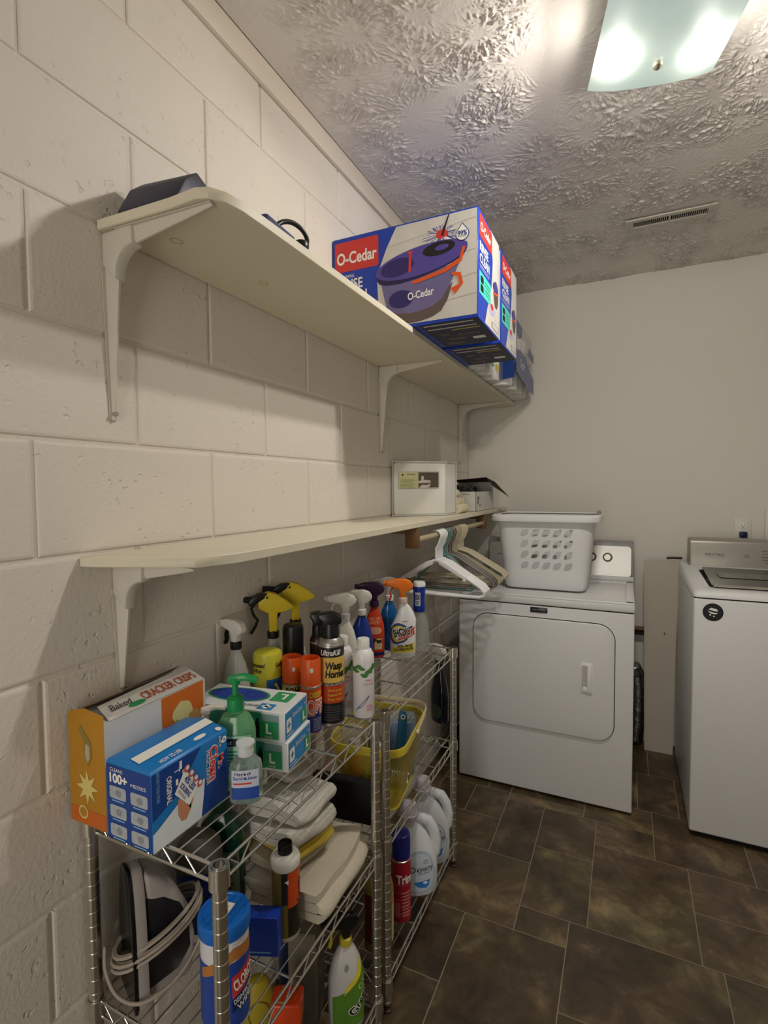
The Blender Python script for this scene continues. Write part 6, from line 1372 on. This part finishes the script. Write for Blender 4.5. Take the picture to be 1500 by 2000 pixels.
# ------------------------------------------------------------------ farther rack
def caddy():
    cx, cy, z0 = 0.205, 1.402, T2
    t = thing('cleaning_caddy', 'yellow perforated caddy with a cream handle on the middle shelf of the far rack', 'basket', (cx, cy, z0), R(8))
    m = bpy.data.materials.new('perforated_yellow'); m.use_nodes = True; nt = m.node_tree; b = nt.nodes['Principled BSDF']; L = nt.links.new
    b.inputs['Base Color'].default_value = lin('#b5a032'); b.inputs['Roughness'].default_value = 0.45
    tc = nt.nodes.new('ShaderNodeTexCoord'); mpn = nt.nodes.new('ShaderNodeMapping'); mpn.inputs['Rotation'].default_value = (0.0, 0.0, 0.0); mpn.inputs['Scale'].default_value = (250, 250, 250)
    vo = nt.nodes.new('ShaderNodeTexVoronoi'); vo.inputs['Randomness'].default_value = 0.0; vo.inputs['Scale'].default_value = 1
    L(tc.outputs['UV'], mpn.inputs[0]); L(mpn.outputs[0], vo.inputs['Vector'])
    gt = nt.nodes.new('ShaderNodeMath'); gt.operation = 'GREATER_THAN'; gt.inputs[1].default_value = 0.30; L(vo.outputs['Distance'], gt.inputs[0]); L(gt.outputs[0], b.inputs['Alpha'])
    YR = mat('yellow_rim', '#cdbb3e', 0.4, var=0.03)
    def lay(hx, hy, z, r): return [(a, b_, z) for a, b_ in rrect(-hx, hx, -hy, hy, r, 6)]
    H = 0.190; g = G()
    rs = [lay(0.085+0.027*k/6, 0.115+0.035*k/6, 0.004+(H-0.004)*k/6, 0.03+0.02*k/6) for k in range(7)]
    V = [[g.V(p) for p in r] for r in rs]; n = len(V[0])
    for a, b_ in zip(V, V[1:]):
        for i in range(n): g.F([a[i], a[(i+1) % n], b_[(i+1) % n], b_[i]], m)
    uv = g.bm.loops.layers.uv.new('UVMap')
    per = [0]
    for i in range(n): per.append(per[-1]+(Vector(rs[3][(i+1) % n])-Vector(rs[3][i])).length)
    g.bm.verts.index_update(); vi = {v: (j, i) for j, r in enumerate(V) for i, v in enumerate(r)}
    for f in g.bm.faces:
        ids = [vi[l.vert][1] for l in f.loops]; wrap = (0 in ids and n-1 in ids)
        for l in f.loops:
            j, i = vi[l.vert]; u = per[i] if not (wrap and i == 0) else per[n]; l[uv].uv = (u, l.vert.co.z)
    g.build('perforated_side', t, recalc=False)
    g = G(); g.prism([(a, b_) for a, b_ in rrect(-0.087, 0.087, -0.117, 0.117, 0.03, 6)], 0.001, 0.005, YR, 'xy'); g.build('base', t)
    g = G(); sec = [(0.0, -0.016), (0.0035, -0.016), (0.0045, 0.0), (0.0035, 0.006), (-0.001, 0.006), (-0.001, -0.016)]
    a = rrect(-0.113, 0.113, -0.151, 0.151, 0.052, 8); nn = len(a); rings = []
    for i, (x, y) in enumerate(a):
        T = (Vector(a[(i+1) % nn])-Vector(a[i-1])).normalized(); N = Vector((T.y, -T.x)); rings.append([g.V((x+N.x*d, y+N.y*d, H+e)) for d, e in sec])
    for i in range(nn):
        for k in range(len(sec)): g.F([rings[i][k], rings[(i+1) % nn][k], rings[(i+1) % nn][(k+1) % 6], rings[i][(k+1) % 6]], YR)
    g.build('rim', t)
    # cream handle folded down over the far half of the rim
    CH = mat('cream_handle', '#d8c9a6', 0.4); g = G(); P = [(-0.122, 0.0, H+0.0), (-0.124, 0.04, H+0.008)] + [(-0.122+0.052-0.052*math.cos(R(x)), 0.105+0.060*math.sin(R(x)), H+0.016) for x in range(0, 91, 15)] + [(0.122-0.052+0.052*math.sin(R(x)), 0.105+0.060*math.cos(R(x)), H+0.016) for x in range(0, 91, 15)] + [(0.124, 0.04, H+0.008), (0.122, 0.0, H+0.0)]
    g.tube(P, 0.0095, CH, 10, up=(0, 0, 1), flat=0.32); h = g.build('handle', t)
    for s in (-1, 1):
        g = G(); g.cyl((s*0.118, 0.0, H-0.002), (s*0.128, 0.0, H-0.002), 0.007, CH, 14); g.cyl((s*0.128, 0.0, H-0.002), (s*0.1285, 0.0, H-0.002), 0.0035, DARK, 12); g.build('handle_pivot', h)
    return t
caddy()
CX, CY, CZ = 0.205, 1.402, T2+0.0055
t = thing('scrub_brush', 'teal blue scrub brush standing handle up in the yellow caddy', 'brush', (0.262, 1.418, CZ), toward(0.262, 1.418)); t.rotation_euler = (R(-6), R(4), t.rotation_euler[2])
TQ = mat('petrol_plastic', '#1f6186', 0.35); g = G(); g.prism([(-0.012, 0.05), (0.012, 0.05), (0.016, 0.10), (0.015, 0.16), (0.013, 0.215), (0.006, 0.228), (-0.006, 0.228), (-0.013, 0.215), (-0.015, 0.16), (-0.016, 0.10)], -0.006, 0.006, TQ, 'xz', bev=0.004, seg=3); h = g.build('handle', t)
g = G(); g.tube([(0.006*math.cos(a), -0.0065, 0.209+0.006*math.sin(a)) for a in np.linspace(0, 2*PI, 17)[:-1]], 0.0015, WHITE2, 6, closed=True); g.build('hanging_ring', h)
g = G(); g.prism(rrect(-0.030, 0.030, 0.018, 0.052, 0.01), -0.012, 0.010, TQ, 'xz', bev=0.004); g.build('brush_head', t)
g = G(); rnd = random.Random(5)
for i in range(7):
    for j in range(4): g.tube([(-0.024+0.008*i, -0.013, 0.022+0.0085*j), (-0.024+0.008*i+rnd.uniform(-.002, .002), -0.028, 0.022+0.0085*j)], 0.0028, PW, 6)
bo = g.build('bristles', t); bo['kind'] = 'stuff'
t = thing('sponge_pack', 'clear packet of blue and white sponges in the yellow caddy', 'packet', (0.232, 1.492, CZ), toward(0.23, 1.49))
g = G(); SB = mat('sponge_blue', '#3f74b5', 0.8, bump=0.6, bscale=150)
for k in range(4): g.box(-0.048, 0.048, -0.024+0.012*k, -0.014+0.012*k, 0.004, 0.168-0.004*k, SB if k % 2 == 0 else mat('sponge_white', '#c9d2dc', 0.8), bev=0.004)
g.build('sponge_block', t); g = G(); g.box(-0.053, 0.053, -0.030, 0.032, 0.001, 0.188, clear_mat('packet_film', '#c9d8e2', 0.7, 0.12), bev=0.006); g.noise(0.002, 60)
for v in g.bm.verts: v.co.z = max(v.co.z, 0.0006)
g.build('packet_film', t)
t = thing('mesh_bag', 'grey green mesh bag folded in the middle of the yellow caddy', 'bag', (0.196, 1.412, CZ), R(20))
g = G(); g.box(-0.032, 0.032, -0.016, 0.016, 0.001, 0.165, mat('sage_grey_cloth', '#75776a', 0.85, bump=0.6, bscale=260), bev=0.008, seg=3); g.noise(0.004, 30)
for v in g.bm.verts: v.co.z = max(v.co.z, 0.0006)
g.build('bag_body', t)
g = G(); mp = plane_map((-0.032, -0.0205, 0), (1, 0, 0), (0, 0, 1)); g.text('CHARCOAL', 0.032, 0.13, 0.007, PW, mp, w=0.04); g.build('bag_lettering', t, recalc=False)
t = thing('refill_bottle', 'orange and pale grey capped bottle standing near the front of the yellow caddy', 'bottle', (0.165, 1.315, CZ), toward(0.165, 1.315)); t.rotation_euler[0] = R(-3)
g = G(); g.lathe([(0, 0), (0.022, 0), (0.024, 0.004), (0.024, 0.12), (0.017, 0.135), (0, 0.137)], mat('copper_orange_bottle', '#b8652f', 0.35), 26); g.build('bottle_body', t)
g = G(); g.lathe([(0, 0.132), (0.017, 0.132), (0.018, 0.162), (0.014, 0.168), (0, 0.169)], mat('pale_grey_cap', '#a8a6a4', 0.4), 22); g.build('cap', t)
t = thing('green_label_bottle', 'pale bottle with a green and brown label beside the orange one in the caddy', 'bottle', (0.232, 1.330, CZ), toward(0.232, 1.33))
prof = [(0, 0), (0.024, 0), (0.026, 0.004), (0.026, 0.125), (0.014, 0.145), (0, 0.146)]
g = G(); g.lathe(prof, mat('celery_plastic', '#a6a87e', 0.4), 26, 1, .8); b = g.build('bottle_body', t)
def f_cel(g, mp):
    band(g, mp, 0.024, 0.03, 0.10, mat('moss_print', '#6d7a45', 0.5)); g.disc(-0.008, 0.085, 0.013, 0.014, mat('rust_disc_print', '#8a3d22', 0.5), mp, 0.0006, STEP)
printed(t, b, prof, f_cel, 1, .8)
g = G(); g.lathe([(0, 0.143), (0.0145, 0.143), (0.015, 0.165), (0, 0.166)], WHITE2, 20); g.build('cap', t)
t = thing('paper_leaflet', 'folded white and tan paper leaflets tucked in the back of the yellow caddy', 'leaflet', (0.135, 1.362, CZ), toward(0.14, 1.37))
g = G()
for k, (a, c) in enumerate(((0.0, '#d9d3c4'), (0.006, '#c9a878'), (0.012, '#ded9cd'))):
    g.prism([(-0.035+a, 0.001), (0.030+a, 0.001), (0.030+a, 0.180-0.008*k), (-0.005, 0.195-0.008*k), (-0.035+a, 0.185-0.006*k)], 0.004*k, 0.004*k+0.0025, mat('paper_%d' % k, c, 0.8), 'xz')
g.build('folded_sheet', t)
t = thing('black_pouch', 'flat black pouch leaning against the front of the yellow caddy', 'pouch', (0.175, 1.214, T2), R(6))
g = G(); g.box(-0.085, 0.115, -0.013, 0.016, 0.0, 0.122, mat('black_nylon', '#0c0c0d', 0.75, bump=0.4, bscale=90), bev=0.010, seg=3); g.noise(0.003, 24)
for v in g.bm.verts: v.co.z = max(v.co.z, 0.0006)
g.build('pouch_body', t)
# dark bottle hung by its trigger from the end rail of the rack
t = thing('hanging_spray_bottle', 'dark blue black spray bottle hooked on the far end rail by its pale trigger', 'spray bottle', (0.258, 1.813, 0.520), toward(0.258, 1.813, -50))
prof = [(0, 0), (0.034, 0), (0.039, 0.008), (0.040, 0.09), (0.036, 0.13), (0.024, 0.175), (0.0135, 0.205), (0.0125, 0.215), (0, 0.215)]
g = G(); g.lathe(prof, mat('midnight_plastic', '#070b1c', 0.12), 30, 1, 0.68, p=2.4); b = g.build('bottle_body', t)
def f_mid(g, mp):
    g.disc(0.008, 0.045, 0.022, 0.026, mat('dark_leaf_print', '#23401f', 0.4, var=0.4, scale=60), mp, 0.0005, STEP)
printed(t, b, prof, f_mid, 1, .68, 2.4)
trigger_head(t, 0.213, clear_mat('frosted_head', '#e8e6e0', 0.25, 0.3), mat('pearl_trigger', '#dcd8d0', 0.3), BLACK, 0.92)
t.rotation_euler[0] = 0
# bottom shelf of the far rack: fabric softener jugs, starch can, tall bottle
def softener(label, x, y, rot):
    t = thing('softener_jug', label, 'jug', (x, y, T3), toward(x, y, rot), 'white softener jugs'); t.scale = (1.06, 1.06, 1.08)
    JW = mat('softener_white', '#d5d9de', 0.3, var=0.015); prof = [(0, 0), (0.058, 0), (0.066, 0.008), (0.068, 0.05), (0.067, 0.110), (0.060, 0.145), (0.045, 0.180), (0.030, 0.205), (0.024, 0.215), (0.024, 0.228), (0, 0.228)]
    g = G(); g.lathe(prof, JW, 36, 1.0, 0.66, p=2.5)
    for v in g.bm.verts:
        if v.co.z > 0.11: v.co.x -= 0.020*((v.co.z-0.11)/0.12)
    b = g.build('jug_body', t)
    g = G(); g.tube([(-0.012, 0, 0.208), (0.016, 0, 0.216), (0.040, 0, 0.206), (0.056, 0, 0.180), (0.064, 0, 0.145), (0.062, 0, 0.110), (0.048, 0, 0.085)], 0.0145, JW, 12, flat=1.15, up=(0, 1, 0)); g.build('handle', t, smooth=180)
    g = G(); g.M = Matrix.Translation((-0.020, 0, 0)); g.lathe([(0, 0.222), (0.0275, 0.222), (0.029, 0.226), (0.029, 0.234), (0.0265, 0.236), (0.0235, 0.262), (0.020, 0.266), (0, 0.267)], mat('pearl_cap', '#c4c0cc', 0.3), 28); g.build('cap', t)
    def fn(g, mp):
        LB = mat('pale_blue_label', '#a9bccf', 0.4, var=0.06); L2 = mat('ice_label', '#c3d0dc', 0.4)
        o = [(0.006+0.046*math.cos(a)*(0.82 if math.sin(a) > 0 else 1), 0.075+0.064*math.sin(a)) for a in np.linspace(0, 2*PI, 33)[:-1]]; g.deco(o, LB, mp, 0.0004, STEP); g.deco([(0.006+(a-0.006)*0.86, 0.075+(b_-0.075)*0.88) for a, b_ in o], L2, mp, 0.0006, STEP)
        g.text('Downy', 0.012, 0.088, 0.018, mat('slate_ink', '#33373f', 0.5), mp, w=0.054, rot=8, shear=0.15, step=STEP); g.text('ULTRA', 0.014, 0.074, 0.006, mat('slate_ink', '#33373f'), mp, rot=8, step=STEP); g.tube([mp(0.018+0.006*math.cos(a), 0.108+0.0045*math.sin(a), 0.0008) for a in np.linspace(0, 5.6, 14)], 0.0006, INK, 5)
        g.deco([(-0.006, 0.046), (0.030, 0.054), (0.026, 0.036), (0.018, 0.028), (0.002, 0.030)], mat('azure_print', '#2f7fd0', 0.4), mp, 0.0008, STEP); g.disc(0.016, 0.045, 0.006, 0.004, PW, mp, 0.001, STEP); g.disc(-0.020, 0.125, 0.003, 0.003, BLUE, mp, 0.0008, STEP, n=10)
    printed(t, b, prof, fn, 1, .66, 2.5)
softener('front white fabric softener jug with a pale blue oval label', 0.277, 1.515, 8)
softener('rear white fabric softener jug, mostly behind the labelled one', 0.270, 1.665, 8)
def f_trim(g, mp):
    g.text('Trim', 0.012, 0.138, 0.026, PW, mp, w=0.052, bold=0.04, step=STEP); 
    for k in range(5): g.rect(-0.030, 0.045, 0.118-0.022*k, 0.119-0.022*k, mat('pink_line_print', '#d98a8f', 0.5), mp, 0.0006, STEP)
    g.rect(-0.024, -0.004, 0.02, 0.065, mat('pink_block_print', '#c9606a', 0.5), mp, 0.0006, STEP); lines(g, mp, 0.004, 0.036, 0.02, 0.10, 8, mat('pink_line_print', '#d98a8f'))
spray_can('red spray starch can with a dark blue cap between the posts and the jugs', 0.281, 1.388, T3, f_trim, 0.030, 0.205, mat('royal_cap', '#1a2478', 0.35), 'dome', body=mat('crimson_can', '#a3182a', 0.35), cap_h=0.062)
t = thing('oil_bottle', 'tall amber yellow bottle with a red cap just behind the middle posts', 'bottle', (0.262, 1.272, T3), toward(0.262, 1.272))
prof = [(0, 0), (0.038, 0), (0.042, 0.006), (0.043, 0.17), (0.036, 0.20), (0.020, 0.225), (0.016, 0.232), (0, 0.232)]
g = G(); g.lathe(prof, mat('amber_plastic', '#7b6a24', 0.3, var=0.15), 28, 1, 0.8, p=2.8); b = g.build('bottle_body', t)
def f_oil(g, mp):
    g.rect(-0.045, -0.008, 0.03, 0.17, mat('maroon_print', '#5e1712', 0.4), mp, 0.0004, STEP); g.rect(0.034, 0.050, 0.03, 0.17, mat('ivory_print', '#c9bf8a', 0.5), mp, 0.0004, STEP); g.deco([(0.036, 0.13), (0.049, 0.15), (0.049, 0.17), (0.04, 0.165)], ORG, mp, 0.0007, STEP)
printed(t, b, prof, f_oil, 1, .8, 2.8)
g = G(); g.lathe([(0, 0.226), (0.021, 0.226), (0.022, 0.230), (0.021, 0.262), (0, 0.264)], mat('scarlet_cap', '#a81d1a', 0.35), 26); g.build('cap', t)

# ------------------------------------------------------------------ lower wall shelf
S2 = 1.2812
t = thing('storage_bag', 'boxy white zip storage bag with a printed leaflet in its window, on the lower shelf', 'storage bag', (0, 0, S2))
CL = mat('white_quilt', '#dedcd4', 0.75, var=0.04, bump=0.3, bscale=60, sheen=0.2)
A, B_, C_, D_ = Vector((0.010, 1.945, 0)), Vector((0.190, 2.105, 0)), Vector((0.192, 2.235, 0)), Vector((0.012, 2.235, 0)); Hb = 0.228
g = G(); g.prism([(p.x, p.y) for p in (A, B_, C_, D_)], 0.0, Hb, CL, 'xy', bev=0.012, seg=4); g.noise(0.002, 22)
for v in g.bm.verts: v.co.z = max(v.co.z, 0.0004)
g.build('bag_body', t)
PV = mat('clear_vinyl_edge', '#c9ccc6', 0.15, var=0.03)
g = G()
for q, z in (((A, B_, C_, D_), Hb), ((A, B_, C_, D_), 0.004)):
    g.tube([Vector((p.x, p.y, z)) + (Vector((p.x-0.10, p.y-2.14, 0))*0.015) for p in q], 0.0028, PV, 6, closed=True)
for p in (A, B_, C_): g.tube([(p.x, p.y-0.001, 0.004), (p.x+0.001, p.y-0.002, Hb)], 0.0028, PV, 6)
g.build('piping', t)
u = (B_-A).normalized(); mpb = plane_map(tuple(A+Vector((0, 0, 0))), tuple(u), (0, 0, 1)); Lb = (B_-A).length
g = G(); g.rect(0.024, Lb-0.034, 0.116, 0.188, mat('leaflet_edge', '#c4c2ac', 0.4), mpb, 0.003); g.rect(0.028, 0.112, 0.120, 0.184, mat('leaflet_yellow', '#c9c995', 0.45), mpb, 0.0034); g.rect(0.112, Lb-0.038, 0.120, 0.184, mat('leaflet_photo', '#5e5248', 0.4, var=0.3, scale=60), mpb, 0.0034)
g.disc(0.042, 0.173, 0.004, 0.004, INK, mpb, 0.004); g.text('MATTRESS PAD', 0.080, 0.175, 0.005, INK, mpb, w=0.036, off=0.004)
for k in range(8): g.rect(0.032, 0.098-0.006*(k % 3), 0.118+0.0052*k, 0.1192+0.0052*k, mat('olive_ink', '#6b6a4a', 0.5), mpb, 0.004)
g.deco([(0.112, 0.138), (0.165, 0.140), (0.168, 0.150), (0.14, 0.152), (0.112, 0.148)], mat('bed_print', '#cfc9bd', 0.5), mpb, 0.0038); g.rect(0.125, 0.136, 0.150, 0.168, mat('bed_print', '#cfc9bd'), mpb, 0.0038); g.deco([(0.115, 0.122), (0.130, 0.132), (0.150, 0.130), (0.168, 0.138), (0.160, 0.122), (0.140, 0.118)], mat('bed_print', '#cfc9bd'), mpb, 0.0038)
g.build('leaflet', t, recalc=False)
TC = terry('cream_terry', '#e3d3ae')
towel('cream_towel', 'thick cream towel folded beside the white storage bag', 0.125, 2.320, S2, 4, 0.15, 0.13, 3, 0.022, TC, 8, wav=0.006, grp='cream towels on the lower shelf')
towel('cream_towel', 'smaller cream towel on top of the thick one', 0.105, 2.320, S2+0.0735, -3, 0.13, 0.10, 2, 0.018, TC, 9, wav=0.006, grp='cream towels on the lower shelf')
t = thing('open_shoe_box', 'opened white shoe box with its lid flaps folded out near the back wall', 'box', (0.02, 2.47, S2), 0)
WX = mat('shoe_box_white', '#cfcdc6', 0.5); KX = mat('kraft_brown', '#4a3a2a', 0.8); KT = mat('tan_kraft', '#a08a66', 0.7)
g = G(); th = 0.002; W, D, H = 0.20, 0.36, 0.098
g.box(0, W, 0, th, 0, H, WX); g.box(0, W, D-th, D, 0, H+0.05, WX); g.box(0, th, 0, D, 0, H+0.03, WX); g.box(W-th, W, 0, D, 0, H, WX); g.box(0, W, 0, D, 0, th, WX); g.build('tray', t)
g = G(); g.raw([(0.0, D, H+0.05), (W+0.01, D, H+0.05), (W-0.01, D-0.12, H+0.075), (0.0, D-0.13, H+0.06)], [(0, 1, 2, 3)], KX); g.raw([(W+0.01, D, H+0.05), (W+0.095, D-0.02, H-0.035), (W+0.03, D-0.15, H+0.03), (W-0.01, D-0.12, H+0.075)], [(0, 1, 2, 3)], KX)
bmesh.ops.solidify(g.bm, geom=g.bm.faces[:], thickness=0.0025); g.build('lid_flap', t)
g = G(); g.deco([(0.10, 0.012), (0.13, 0.004), (0.155, 0.03), (0.125, 0.05)], WHITE2, plane_map((W+0.012, D-0.15, H+0.052), (0, 1, 0.12), (0.8, 0.0, -0.6)), 0.002); g.build('paper_tab', t, recalc=False)
g = G(); mp = plane_map((0, 0, 0), (1, 0, 0), (0, 0, 1)); g.text('FOOTWEAR', 0.15, H-0.012, 0.007, INK, mp, w=0.04); mp = plane_map((W, 0, 0), (0, 1, 0), (0, 0, 1)); g.rect(0.03, 0.045, 0.035, 0.075, INK, mp, 0.0006); g.disc(0.07, 0.065, 0.006, 0.006, INK, mp, 0.0006); g.disc(0.075, 0.03, 0.008, 0.006, INK, mp, 0.0006); g.build('box_lettering', t, recalc=False)
t = thing('black_garment_bag', 'crumpled black plastic bag stuffed in the open shoe box', 'bag', (0.115, 2.64, S2+0.0025), 0)
g = G(); bmesh.ops.create_icosphere(g.bm, subdivisions=4, radius=1.0); bgm = mat('black_film', '#17171a', 0.28); g.mi(bgm)
from mathutils import noise as NN
for v in g.bm.verts:
    d = 1+0.22*NN.noise(v.co*3.1)+0.10*NN.noise(v.co*8); v.co = Vector((v.co.x*0.074*min(d, 1.15), v.co.y*0.135*min(d, 1.12), 0.068+v.co.z*0.062*d)); v.co.z = max(v.co.z, 0.001)
g.build('bag_body', t, smooth=180)
